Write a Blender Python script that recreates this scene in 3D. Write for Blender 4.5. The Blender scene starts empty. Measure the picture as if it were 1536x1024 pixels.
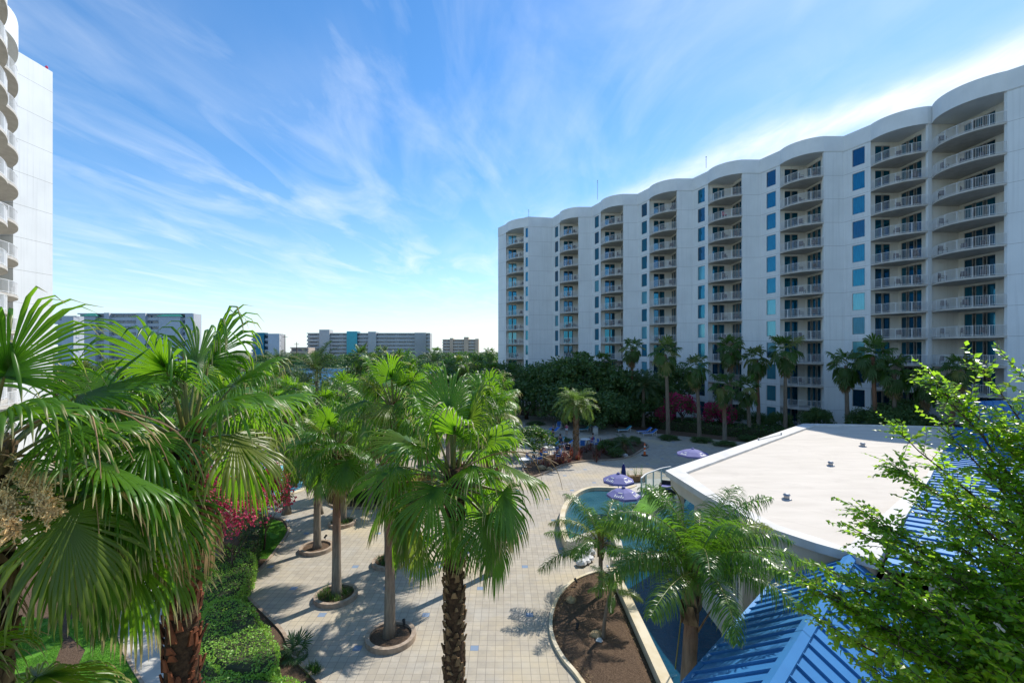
import bpy, math, random
import numpy as np
from mathutils import Vector, Matrix, noise as mnoise
R=math.radians; PI=math.pi
sc=bpy.context.scene; COL=sc.collection
F=695.0; CAMZ=10.5; HY=527.0; CX=768.0
def G(px,py,h=0.0):
    "point of the horizontal plane z=h measured at a pixel of the survey photo"
    d=CAMZ-h; return ((px-CX)*d/(py-HY), F*d/(py-HY))
def V(px,py,Y):
    return Vector(((px-CX)/F*Y, Y, CAMZ-(py-HY)/F*Y))
# ---------------------------------------------------------------- objects
def tag(o,label=None,cat=None,group=None,kind=None):
    if label: o['label']=label
    if cat: o['category']=cat
    if group: o['group']=group
    if kind: o['kind']=kind
    return o
def empty(name,loc=(0,0,0),rz=0,label=None,cat=None,group=None):
    o=bpy.data.objects.new(name,None); COL.objects.link(o); o.location=loc; o.rotation_euler=(0,0,rz)
    o.empty_display_size=.2
    return tag(o,label,cat,group)
def link(me,name,parent=None,loc=(0,0,0),rot=(0,0,0),scale=(1,1,1)):
    o=bpy.data.objects.new(name,me); COL.objects.link(o)
    o.parent=parent; o.location=loc; o.rotation_euler=rot; o.scale=scale
    return o
def kids(o): return [c for c in bpy.data.objects if c.parent==o]
CH={}
def copy_tree(o,parent=None,ch=None):
    c=o.copy(); COL.objects.link(c); c.parent=parent
    for k in list(o.children): copy_tree(k,c)
    return c
class MB:
    def __init__(s): s.v=[]; s.f=[]; s.m=[]; s.sm=False
    def add(s,vs,fs,mi=0):
        b=len(s.v); s.v+= [tuple(x) for x in vs]; s.f+=[tuple(i+b for i in f) for f in fs]; s.m+=[mi]*len(fs); return s
    def box(s,x0,x1,y0,y1,z0,z1,mi=0,M=None):
        vs=[(x,y,z) for z in (z0,z1) for y in (y0,y1) for x in (x0,x1)]
        if M is not None: vs=[M@Vector(v) for v in vs]
        return s.add(vs,[(0,2,3,1),(4,5,7,6),(0,1,5,4),(2,6,7,3),(0,4,6,2),(1,3,7,5)],mi)
    def bar(s,a,b,w,h=None,mi=0):
        a=Vector(a); b=Vector(b); d=b-a; L=d.length
        if L<1e-6: return s
        h=h or w; q=d.to_track_quat('X','Z').to_matrix().to_4x4(); M=Matrix.Translation(a)@q
        return s.box(0,L,-w/2,w/2,-h/2,h/2,mi,M)
    def tube(s,pts,rad,n=8,mi=0,cap=True):
        pts=[Vector(p) for p in pts]
        if not hasattr(rad,'__len__'): rad=[rad]*len(pts)
        b=len(s.v); ref=Vector((0,0,1)); prev=None
        for i,p in enumerate(pts):
            t=(pts[min(i+1,len(pts)-1)]-pts[max(i-1,0)]).normalized()
            if prev is None:
                a=t.cross(Vector((0.13,1,0.07))).normalized()
                if a.length<.1: a=t.cross(Vector((1,0,0))).normalized()
            else:
                a=(prev-t*prev.dot(t)).normalized()
            prev=a; c=t.cross(a)
            for k in range(n):
                an=2*PI*k/n; s.v.append(tuple(p+(a*math.cos(an)+c*math.sin(an))*rad[i]))
        for i in range(len(pts)-1):
            for k in range(n):
                k2=(k+1)%n; s.f.append((b+i*n+k,b+i*n+k2,b+(i+1)*n+k2,b+(i+1)*n+k)); s.m.append(mi)
        if cap:
            s.f.append(tuple(b+k for k in range(n))[::-1]); s.m.append(mi)
            e=b+(len(pts)-1)*n; s.f.append(tuple(e+k for k in range(n))); s.m.append(mi)
        return s
    def prism(s,pts,z0,z1,mi=0,top=True,bottom=True):
        n=len(pts); vs=[(p[0],p[1],z0) for p in pts]+[(p[0],p[1],z1) for p in pts]
        fs=[(i,(i+1)%n,n+(i+1)%n,n+i) for i in range(n)]
        if top: fs.append(tuple(range(n,2*n)))
        if bottom: fs.append(tuple(range(n))[::-1])
        return s.add(vs,fs,mi)
    def lathe(s,prof,n=16,mi=0,c=(0,0,0)):
        b=len(s.v)
        for r,z in prof:
            for k in range(n):
                a=2*PI*k/n; s.v.append((c[0]+r*math.cos(a),c[1]+r*math.sin(a),c[2]+z))
        for i in range(len(prof)-1):
            for k in range(n):
                k2=(k+1)%n; s.f.append((b+i*n+k,b+i*n+k2,b+(i+1)*n+k2,b+(i+1)*n+k)); s.m.append(mi)
        return s
    def mesh(s,name,mats,smooth=False):
        me=bpy.data.meshes.new(name); me.from_pydata(s.v,[],s.f)
        if not isinstance(mats,(list,tuple)): mats=[mats]
        for m in mats: me.materials.append(m)
        if len(mats)>1: me.polygons.foreach_set('material_index',s.m)
        if smooth: me.polygons.foreach_set('use_smooth',[True]*len(s.f))
        me.update(); return me
    def build(s,name,mats,parent=None,smooth=False,loc=(0,0,0),rot=(0,0,0)):
        return link(s.mesh(name,mats,smooth),name,parent,loc,rot)
def sheet(name,pts,z,m,kind='structure'):
    area=sum(pts[i][0]*pts[(i+1)%len(pts)][1]-pts[(i+1)%len(pts)][0]*pts[i][1] for i in range(len(pts)))
    if area<0: pts=pts[::-1]
    b=MB(); b.add([(p[0],p[1],z) for p in pts],[tuple(range(len(pts)))]); o=b.build(name,m)
    if kind: tag(o,kind=kind)
    return o
def smooth_line(pts,n=6,closed=False):
    out=[]; P=[Vector((p[0],p[1],p[2] if len(p)>2 else 0)) for p in pts]; N=len(P)
    rng=range(N if closed else N-1)
    for i in rng:
        if closed: p0,p1,p2,p3=P[(i-1)%N],P[i],P[(i+1)%N],P[(i+2)%N]
        else: p0,p1,p2,p3=P[max(i-1,0)],P[i],P[i+1],P[min(i+2,N-1)]
        for k in range(n):
            t=k/n; out.append(.5*((2*p1)+(p2-p0)*t+(2*p0-5*p1+4*p2-p3)*t*t+(-p0+3*p1-3*p2+p3)*t**3))
    if not closed: out.append(P[-1])
    return out
def ribbon(b,pts,w,z0,z1,closed=False,mi=0):
    n=len(pts); L=[];Rr=[]
    for i in range(n):
        a=pts[(i-1)%n] if closed or i>0 else pts[0]; c=pts[(i+1)%n] if closed or i<n-1 else pts[-1]
        dx,dy=c[0]-a[0],c[1]-a[1]; l=math.hypot(dx,dy) or 1; nx,ny=-dy/l,dx/l
        L.append((pts[i][0]+nx*w/2,pts[i][1]+ny*w/2)); Rr.append((pts[i][0]-nx*w/2,pts[i][1]-ny*w/2))
    vs=[]
    for i in range(n): vs+=[(*L[i],z0),(*L[i],z1),(*Rr[i],z1),(*Rr[i],z0)]
    fs=[]
    for i in range(n if closed else n-1):
        j=(i+1)%n
        for k in range(3): fs.append((i*4+k,j*4+k,j*4+k+1,i*4+k+1))
    if not closed: fs+=[(0,1,2,3),((n-1)*4+3,(n-1)*4+2,(n-1)*4+1,(n-1)*4)]
    b.add(vs,fs,mi); return b
# ---------------------------------------------------------------- materials
class NT:
    def __init__(s,m): s.t=m.node_tree; s.n=s.t.nodes; s.l=s.t.links
    def new(s,ty,**k):
        o=s.n.new(ty)
        for a,b in k.items():
            if a.startswith('i_'): o.inputs[a[2:].replace('_',' ')].default_value=b
            else: setattr(o,a,b)
        return o
    def lk(s,a,b): s.l.new(a,b)
    def math(s,op,a,b=None,c=None,clamp=False):
        o=s.n.new('ShaderNodeMath'); o.operation=op; o.use_clamp=clamp
        for i,x in enumerate((a,b,c)):
            if x is None: continue
            if isinstance(x,(int,float)): o.inputs[i].default_value=x
            else: s.l.new(x,o.inputs[i])
        return o.outputs[0]
    def mix(s,f,a,b):
        o=s.n.new('ShaderNodeMix'); o.data_type='RGBA'
        for sk,x in ((o.inputs[0],f),(o.inputs[6],a),(o.inputs[7],b)):
            if isinstance(x,(int,float)): sk.default_value=x
            elif isinstance(x,tuple): sk.default_value=(*x,1) if len(x)==3 else x
            else: s.l.new(x,sk)
        return o.outputs[2]
    def noise(s,vec,scale,detail=5,rough=.55,dist=0):
        o=s.n.new('ShaderNodeTexNoise'); o.inputs['Scale'].default_value=scale; o.inputs['Detail'].default_value=detail
        o.inputs['Roughness'].default_value=rough; o.inputs['Distortion'].default_value=dist
        if vec is not None: s.l.new(vec,o.inputs['Vector'])
        return o.outputs[0]
    def ramp(s,f,lo,hi):
        o=s.n.new('ShaderNodeMapRange'); o.inputs[1].default_value=lo; o.inputs[2].default_value=hi; o.clamp=True
        s.l.new(f,o.inputs[0]); return o.outputs[0]
    def mapping(s,vec,scale=(1,1,1),rot=(0,0,0),loc=(0,0,0)):
        o=s.n.new('ShaderNodeMapping'); o.inputs['Scale'].default_value=scale; o.inputs['Rotation'].default_value=rot; o.inputs['Location'].default_value=loc
        s.l.new(vec,o.inputs[0]); return o.outputs[0]
def newmat(name):
    m=bpy.data.materials.new(name); m.use_nodes=True; n=NT(m); n.p=m.node_tree.nodes['Principled BSDF']
    n.tc=n.new('ShaderNodeTexCoord').outputs['Object']; n.out=m.node_tree.nodes['Material Output']
    return m,n
def bump(n,h,strength,dist=.02):
    b=n.new('ShaderNodeBump'); b.inputs['Strength'].default_value=strength; b.inputs['Distance'].default_value=dist
    n.lk(h,b.inputs['Height']); n.lk(b.outputs[0],n.p.inputs['Normal'])
def pm(name,c1,c2=None,scale=4,rough=.7,bmp=0,spec=.4,metal=0,lo=.35,hi=.65,stretch=(1,1,1),detail=6,bd=.02):
    m,n=newmat(name); n.p.inputs['Roughness'].default_value=rough; n.p.inputs['Metallic'].default_value=metal
    n.p.inputs['Specular IOR Level'].default_value=spec
    if c2 is None: c2=tuple(x*.8 for x in c1)
    v=n.mapping(n.tc,stretch); f=n.noise(v,scale,detail)
    n.lk(n.mix(n.ramp(f,lo,hi),c1,c2),n.p.inputs['Base Color'])
    if bmp: bump(n,n.noise(v,scale*3,detail),bmp,bd)
    return m
def leafmat(name,g1,g2,trans,tip=None,rough=.35,tmix=.45,spec=.5,tiplo=.86,tipamt=1.0):
    m,n=newmat(name); p=n.p
    at=n.new('ShaderNodeAttribute',attribute_name='rnd'); oi=n.new('ShaderNodeObjectInfo')
    tipn=n.new('ShaderNodeAttribute',attribute_name='tip')
    r=n.math('FRACT',n.math('ADD',at.outputs['Fac'],oi.outputs['Random']))
    nz=n.noise(n.tc,1.3,3); r2=n.math('ADD',n.math('MULTIPLY',r,.7),n.math('MULTIPLY',nz,.4),clamp=True)
    c=n.mix(r2,g1,g2); tr=n.mix(r2,tuple(x*.75 for x in trans),trans)
    yl=n.math('MULTIPLY',n.ramp(n.math('FRACT',n.math('MULTIPLY',r,7.13)),.86,.98),.5); c=n.mix(yl,c,(.3,.27,.06)); tr=n.mix(yl,tr,(.5,.45,.08))
    if tip:
        # dry brown leaf tips
        t=n.math('ADD',tipn.outputs['Fac'],n.math('MULTIPLY',n.math('SUBTRACT',r,.5),.3))
        t=n.math('MULTIPLY',n.ramp(t,tiplo,tiplo+.14),tipamt)
        c=n.mix(t,c,tip); tr=n.mix(t,tr,tuple(x*1.2 for x in tip))
    n.lk(c,p.inputs['Base Color']); p.inputs['Roughness'].default_value=rough; p.inputs['Specular IOR Level'].default_value=spec
    t=n.new('ShaderNodeBsdfTranslucent'); n.lk(tr,t.inputs[0])
    mx=n.new('ShaderNodeMixShader'); mx.inputs[0].default_value=tmix
    n.lk(p.outputs[0],mx.inputs[1]); n.lk(t.outputs[0],mx.inputs[2]); n.lk(mx.outputs[0],n.out.inputs[0])
    return m
M={}
# foliage
M['fan']=leafmat('fan_leaf',(.035,.11,.01),(.08,.18,.016),(.28,.58,.018),tip=(.5,.42,.2),rough=.33,tmix=.5,tiplo=.87)
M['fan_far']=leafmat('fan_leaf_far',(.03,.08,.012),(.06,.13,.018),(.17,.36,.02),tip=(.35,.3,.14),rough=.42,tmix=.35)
M['fan_dry']=leafmat('dry_fan_leaf',(.2,.13,.06),(.36,.26,.12),(.3,.2,.08),rough=.7,tmix=.25,spec=.1)
M['feather']=leafmat('feather_leaf',(.035,.1,.012),(.075,.16,.018),(.2,.44,.02),tip=(.45,.4,.12),rough=.3,tmix=.42,tiplo=.9)
M['feather_blue']=leafmat('grey_feather_leaf',(.06,.1,.05),(.09,.14,.06),(.1,.2,.05),rough=.5,tmix=.3)
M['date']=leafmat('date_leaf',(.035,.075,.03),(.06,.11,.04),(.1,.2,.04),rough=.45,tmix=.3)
M['date_sun']=leafmat('sunlit_date_leaf',(.1,.17,.035),(.15,.23,.05),(.25,.42,.07),rough=.45,tmix=.4)  # brighter copy of the date leaf, sunlight put into its colour
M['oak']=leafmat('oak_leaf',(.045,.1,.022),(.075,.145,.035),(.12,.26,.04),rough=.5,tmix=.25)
M['mid']=leafmat('broad_leaf',(.035,.085,.015),(.06,.13,.025),(.12,.3,.03),rough=.45,tmix=.35)
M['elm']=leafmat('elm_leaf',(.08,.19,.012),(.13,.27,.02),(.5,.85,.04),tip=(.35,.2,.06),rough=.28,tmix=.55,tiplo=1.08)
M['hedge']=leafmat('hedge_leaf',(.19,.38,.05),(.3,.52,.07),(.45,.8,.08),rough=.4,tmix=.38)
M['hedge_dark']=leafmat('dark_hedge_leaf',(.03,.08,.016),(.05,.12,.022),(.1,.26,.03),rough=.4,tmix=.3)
M['pink']=leafmat('pink_petal',(.62,.05,.13),(.8,.12,.22),(.7,.08,.16),rough=.6,tmix=.3,spec=.2)
M['magenta']=leafmat('magenta_petal',(.42,.015,.11),(.6,.03,.17),(.5,.02,.14),rough=.6,tmix=.3,spec=.2)
M['cordyline']=leafmat('red_leaf',(.13,.035,.03),(.28,.09,.06),(.3,.08,.05),rough=.4,tmix=.3)
M['straw']=pm('flower_straw',(.8,.56,.27),(.65,.42,.18),8,.8)
M['stalk']=pm('dry_stalk',(.32,.2,.09),(.2,.12,.05),6,.6)
M['petiole']=pm('petiole',(.1,.16,.035),(.2,.15,.04),3,.4,spec=.5)
M['core']=pm('shaded_twigs',(.03,.04,.015),(.05,.05,.02),5,.9)  # hedge filling, inner shade put into its near-black colour
# trunks
def trunkmat(name,c1,c2,c3,ring=9,bmp=.6,old=None):
    m,n=newmat(name); z=n.new('ShaderNodeSeparateXYZ'); n.lk(n.tc,z.inputs[0])
    f=n.noise(n.mapping(n.tc,(5,5,.8)),2.2,6); c=n.mix(n.ramp(f,.35,.65),c1,c2)
    w=n.new('ShaderNodeTexWave',bands_direction='Z'); w.inputs['Scale'].default_value=ring; w.inputs['Distortion'].default_value=2.5; w.inputs['Detail'].default_value=3
    n.lk(n.tc,w.inputs[0]); c=n.mix(n.math('MULTIPLY',n.ramp(w.outputs['Fac'],.55,1),.45),c,c3)
    if old:
        zz=n.math('ADD',z.outputs[2],n.math('MULTIPLY',n.noise(n.tc,1.2,4),2.4)); c=n.mix(n.ramp(zz,5.0,3.0),c,n.mix(n.ramp(f,.35,.65),old,tuple(q*.6 for q in old)))
    n.lk(c,n.p.inputs['Base Color']); n.p.inputs['Roughness'].default_value=.85; n.p.inputs['Specular IOR Level'].default_value=.2
    bump(n,n.math('ADD',w.outputs['Fac'],n.noise(n.mapping(n.tc,(12,12,3)),3,5)),bmp,.03); return m
M['trunk_grey']=trunkmat('grey_palm_bark',(.3,.235,.17),(.2,.15,.105),(.12,.085,.06))
M['trunk_red']=trunkmat('red_palm_bark',(.33,.17,.1),(.2,.1,.06),(.13,.07,.04),old=(.3,.25,.19))
M['boot']=pm('leaf_base',(.27,.18,.095),(.09,.055,.03),7,.85,.5,.15,stretch=(1,1,.4))
M['boot_red']=pm('red_leaf_base',(.26,.085,.035),(.09,.035,.02),7,.7,.5,.25,stretch=(1,1,.4))
M['fibre']=pm('palm_fibre',(.1,.06,.035),(.04,.025,.017),14,.95,.8,.1)
M['bark']=pm('tree_bark',(.13,.09,.06),(.07,.045,.03),10,.85,.5,.2)
# hotel
def stucco(name,c1,c2,groove=True,h=3.0208):
    m,n=newmat(name); s=n.new('ShaderNodeSeparateXYZ'); n.lk(n.tc,s.inputs[0])
    f=n.noise(n.tc,.35,5); st=n.noise(n.mapping(n.tc,(2.6,2.6,.07)),1.5,7,.65)
    c=n.mix(n.ramp(f,.35,.7),c1,c2); c=n.mix(n.math('MULTIPLY',n.ramp(st,.5,.72),.3),c,tuple(x*.68 for x in c2))
    if groove:
        fr=n.math('FRACT',n.math('DIVIDE',n.math('ADD',s.outputs[2],.1),h)); g=n.math('LESS_THAN',fr,.014)
        c=n.mix(n.math('MULTIPLY',g,.55),c,(.2,.19,.17))
    n.lk(c,n.p.inputs['Base Color']); n.p.inputs['Roughness'].default_value=.85; n.p.inputs['Specular IOR Level'].default_value=.25
    bump(n,n.noise(n.tc,30,4),.25,.01); return m
M['stucco']=stucco('white_stucco',(.78,.8,.795),(.71,.73,.725))
M['stucco_in']=stucco('cream_stucco',(.8,.785,.74),(.73,.715,.67),False)
M['slab']=pm('balcony_concrete',(.58,.55,.5),(.48,.45,.4),1.5,.85,.1,.2)
M['rail']=pm('white_rail_paint',(.78,.78,.77),(.7,.7,.69),3,.4,0,.5)
def glassmat(name,c,c2,rough=.06,metal=.75):
    m,n=newmat(name); f=n.noise(n.mapping(n.tc,(9,9,.6)),1.2,3)
    n.lk(n.mix(n.ramp(f,.42,.6),c,c2),n.p.inputs['Base Color']); n.p.inputs['Roughness'].default_value=rough; n.p.inputs['Metallic'].default_value=metal
    n.p.inputs['Specular IOR Level'].default_value=.8
    bump(n,n.noise(n.tc,1.1,2),.06,.05); return m
M['glass']=glassmat('blue_glass',(.012,.17,.27),(.01,.12,.21))
M['glass_dark']=glassmat('dark_blue_glass',(.012,.08,.15),(.02,.11,.2))
M['glass_light']=glassmat('curtained_glass',(.1,.36,.46),(.07,.29,.38),.15,.5)
M['frame']=pm('window_frame',(.5,.45,.4),(.42,.38,.33),3,.5)
M['railpanel']=pm('aluminium',(.6,.62,.63),(.5,.52,.53),5,.35,0,.5,.6)
# ---------------------------------------------------------------- surfaces
def paving():
    m,n=newmat('paving_tiles'); s=n.new('ShaderNodeSeparateXYZ'); n.lk(n.tc,s.inputs[0]); T=.296
    x=n.math('DIVIDE',n.math('ADD',s.outputs[0],n.math('MULTIPLY',s.outputs[1],.018)),T); y=n.math('DIVIDE',s.outputs[1],T)
    cx=n.math('FLOOR',x); cy=n.math('FLOOR',y); fx=n.math('FRACT',x); fy=n.math('FRACT',y)
    e=n.math('MINIMUM',n.math('MINIMUM',fx,n.math('SUBTRACT',1,fx)),n.math('MINIMUM',fy,n.math('SUBTRACT',1,fy)))
    joint=n.math('SUBTRACT',1,n.ramp(e,.012,.035))
    a=n.math('SUBTRACT',cx,3); b=n.math('SUBTRACT',cy,62)
    p=n.math('FRACT',n.math('ADD',n.math('DIVIDE',n.math('ADD',a,b),14),.02)); q=n.math('FRACT',n.math('ADD',n.math('DIVIDE',n.math('SUBTRACT',a,b),14),.02))
    blue=n.math('MULTIPLY',n.math('LESS_THAN',p,.04),n.math('LESS_THAN',q,.04))
    cv=n.new('ShaderNodeCombineXYZ'); n.lk(cx,cv.inputs[0]); n.lk(cy,cv.inputs[1])
    w=n.new('ShaderNodeTexWhiteNoise',noise_dimensions='2D'); n.lk(cv.outputs[0],w.inputs['Vector'])
    f=n.noise(n.tc,.5,6,.6); f2=n.noise(n.mapping(n.tc,loc=(7,3,0)),.22,4); f3=n.noise(n.tc,2.5,7,.7)
    c=n.mix(w.outputs['Value'],(.38,.33,.255),(.45,.395,.31)); c=n.mix(n.math('MULTIPLY',n.ramp(f3,.4,.72),.6),c,(.27,.245,.21))
    c=n.mix(n.math('MULTIPLY',n.ramp(f,.5,.7),.5),c,(.42,.4,.36))
    c=n.mix(n.math('MULTIPLY',n.ramp(f2,.5,.66),.55),c,(.56,.45,.27))
    c=n.mix(n.math('MULTIPLY',blue,.85),c,(.16,.24,.36)); c=n.mix(n.math('MULTIPLY',joint,.8),c,(.17,.15,.13))
    n.lk(c,n.p.inputs['Base Color']); n.p.inputs['Roughness'].default_value=.8; n.p.inputs['Specular IOR Level'].default_value=.3
    bump(n,n.math('ADD',n.math('SUBTRACT',1,joint),n.math('MULTIPLY',f3,.4)),.35,.008); return m
M['paving']=paving()
def water(name,c1,c2,scale,bs,rough=.06,bd=.05,stretch=(1,1,1)):
    m,n=newmat(name); f=n.noise(n.tc,.4,4); n.lk(n.mix(n.ramp(f,.35,.65),c1,c2),n.p.inputs['Base Color'])
    n.p.inputs['Roughness'].default_value=rough; n.p.inputs['IOR'].default_value=1.33; n.p.inputs['Specular IOR Level'].default_value=.6
    bump(n,n.noise(n.mapping(n.tc,stretch),scale,5,.6,.5),bs,bd); return m
M['moat']=water('dark_blue_water',(.004,.045,.085),(.007,.065,.115),4.5,.45,stretch=(1,1.6,1))
M['pond']=water('teal_water',(.02,.085,.12),(.04,.13,.165),5,.6)
M['pool']=water('pool_water',(.2,.55,.65),(.3,.66,.75),3,.4)
M['lagoon']=water('lagoon_water',(.03,.15,.36),(.045,.2,.43),.8,.8,.12,.4,(1,3,1))
M['grass']=pm('lawn_grass',(.1,.26,.02),(.06,.16,.015),1.6,.8,1.0,.2,detail=10,bd=.05)
M['far_ground']=pm('sandy_ground',(.2,.19,.12),(.1,.13,.05),.05,.95)
M['mulch']=pm('bark_mulch',(.2,.135,.09),(.09,.058,.038),22,.95,1.0,.1,detail=9,lo=.3,hi=.7,bd=.05)
M['coping']=pm('limestone_coping',(.66,.58,.43),(.55,.45,.28),1.4,.8,.15,.3)
M['kerb']=pm('planter_kerb',(.42,.33,.25),(.28,.21,.15),5,.85,.3,.2)
M['concrete']=pm('pale_concrete',(.55,.52,.46),(.45,.42,.36),1.2,.85,.15,.2)
M['plaster']=pm('cream_plaster',(.66,.6,.5),(.58,.52,.42),1.1,.85,.1,.25)
def roofmem():
    m,n=newmat('roof_membrane'); v=n.mapping(n.tc,(.5,2.2,1),rot=(0,0,R(-45))); f=n.noise(v,.7,6,.6); g=n.noise(n.tc,9,5)
    c=n.mix(n.ramp(f,.35,.7),(.61,.55,.47),(.52,.465,.39)); c=n.mix(n.math('MULTIPLY',g,.2),c,(.5,.44,.37))
    st=n.noise(n.tc,.45,7,.7); c=n.mix(n.math('MULTIPLY',n.ramp(st,.55,.75),.35),c,(.33,.28,.23))
    sp=n.new('ShaderNodeSeparateXYZ'); n.lk(n.mapping(n.tc,rot=(0,0,R(-45))),sp.inputs[0]); sm=n.math('LESS_THAN',n.math('FRACT',n.math('DIVIDE',sp.outputs[0],1.8)),.02); c=n.mix(n.math('MULTIPLY',sm,.25),c,(.35,.3,.25))
    n.lk(c,n.p.inputs['Base Color']); n.p.inputs['Roughness'].default_value=.85; bump(n,g,.2,.01); return m
M['membrane']=roofmem()
M['parapet']=pm('white_parapet',(.68,.66,.62),(.55,.53,.49),1.3,.8,.15,.25,stretch=(1,1,.4))
M['bluemetal']=pm('blue_metal_roof',(.05,.22,.48),(.04,.18,.41),.6,.45,.05,.4,.1)
M['canvas']=pm('purple_canvas',(.17,.17,.37),(.15,.15,.33),3,.8)
M['canvas_dark']=pm('navy_canvas',(.03,.035,.18),(.02,.025,.13),3,.8)
M['white']=pm('white_paint',(.75,.75,.73),(.68,.68,.66),4,.5)
M['black']=pm('black_wicker',(.02,.02,.022),(.035,.035,.037),20,.6,.4)
M['blue_sling']=pm('blue_sling',(.03,.16,.5),(.025,.13,.42),5,.6)
M['teal_towel']=pm('teal_towel',(.05,.35,.45),(.04,.3,.4),5,.9)
M['metal']=pm('grey_metal',(.35,.36,.38),(.28,.29,.3),6,.4,0,.5,.7)
M['orange']=pm('orange_plastic',(.85,.16,.03),(.75,.13,.02),5,.5)
M['rubber']=pm('black_rubber',(.03,.03,.03),(.02,.02,.02),8,.8)
M['rock']=pm('tan_rock',(.42,.32,.18),(.28,.2,.11),5,.9,.6,.2)
M['rock_white']=pm('pale_rock',(.68,.66,.63),(.5,.49,.48),4,.8,.4,.2)
M['chair_dark']=pm('dark_patio_sling',(.09,.07,.08),(.13,.1,.1),5,.6)
M['chair_red']=pm('red_towel',(.6,.05,.12),(.5,.04,.1),5,.8)
M['skin']=pm('skin',(.45,.27,.19),(.4,.23,.16),5,.6)
M['hair']=pm('hair',(.05,.035,.025),(.03,.02,.015),20,.7)
M['cloth_pink']=pm('pink_cloth',(.6,.1,.22),(.5,.08,.18),5,.9)
M['cloth_white']=pm('white_cloth',(.7,.7,.7),(.6,.6,.62),5,.9)
M['cloth_navy']=pm('navy_cloth',(.03,.04,.1),(.02,.03,.07),5,.9)
M['greenroof']=pm('green_roof',(.03,.22,.16),(.025,.18,.13),1,.6)
M['far_white']=pm('far_wall',(.52,.51,.49),(.45,.44,.42),.1,.9)
M['far_grey']=pm('far_grey_wall',(.42,.41,.39),(.36,.35,.33),.1,.9)
M['far_tan']=pm('far_tan_wall',(.55,.45,.36),(.48,.38,.3),.1,.9)
M['far_window']=glassmat('far_window',(.06,.09,.12),(.09,.13,.17),.15,.3)
M['yellow']=pm('yellow_roof',(.65,.55,.12),(.6,.5,.1),.5,.7)
M['clearglass']=None
def clear():
    m,n=newmat('rail_glass'); p=n.p; p.inputs['Base Color'].default_value=(.75,.82,.82,1); p.inputs['Roughness'].default_value=.05
    t=n.new('ShaderNodeBsdfTransparent'); t.inputs[0].default_value=(.85,.92,.92,1); mx=n.new('ShaderNodeMixShader'); mx.inputs[0].default_value=.25
    n.lk(t.outputs[0],mx.inputs[1]); n.lk(p.outputs[0],mx.inputs[2]); n.lk(mx.outputs[0],n.out.inputs[0]); return m
M['clearglass']=clear()
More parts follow.
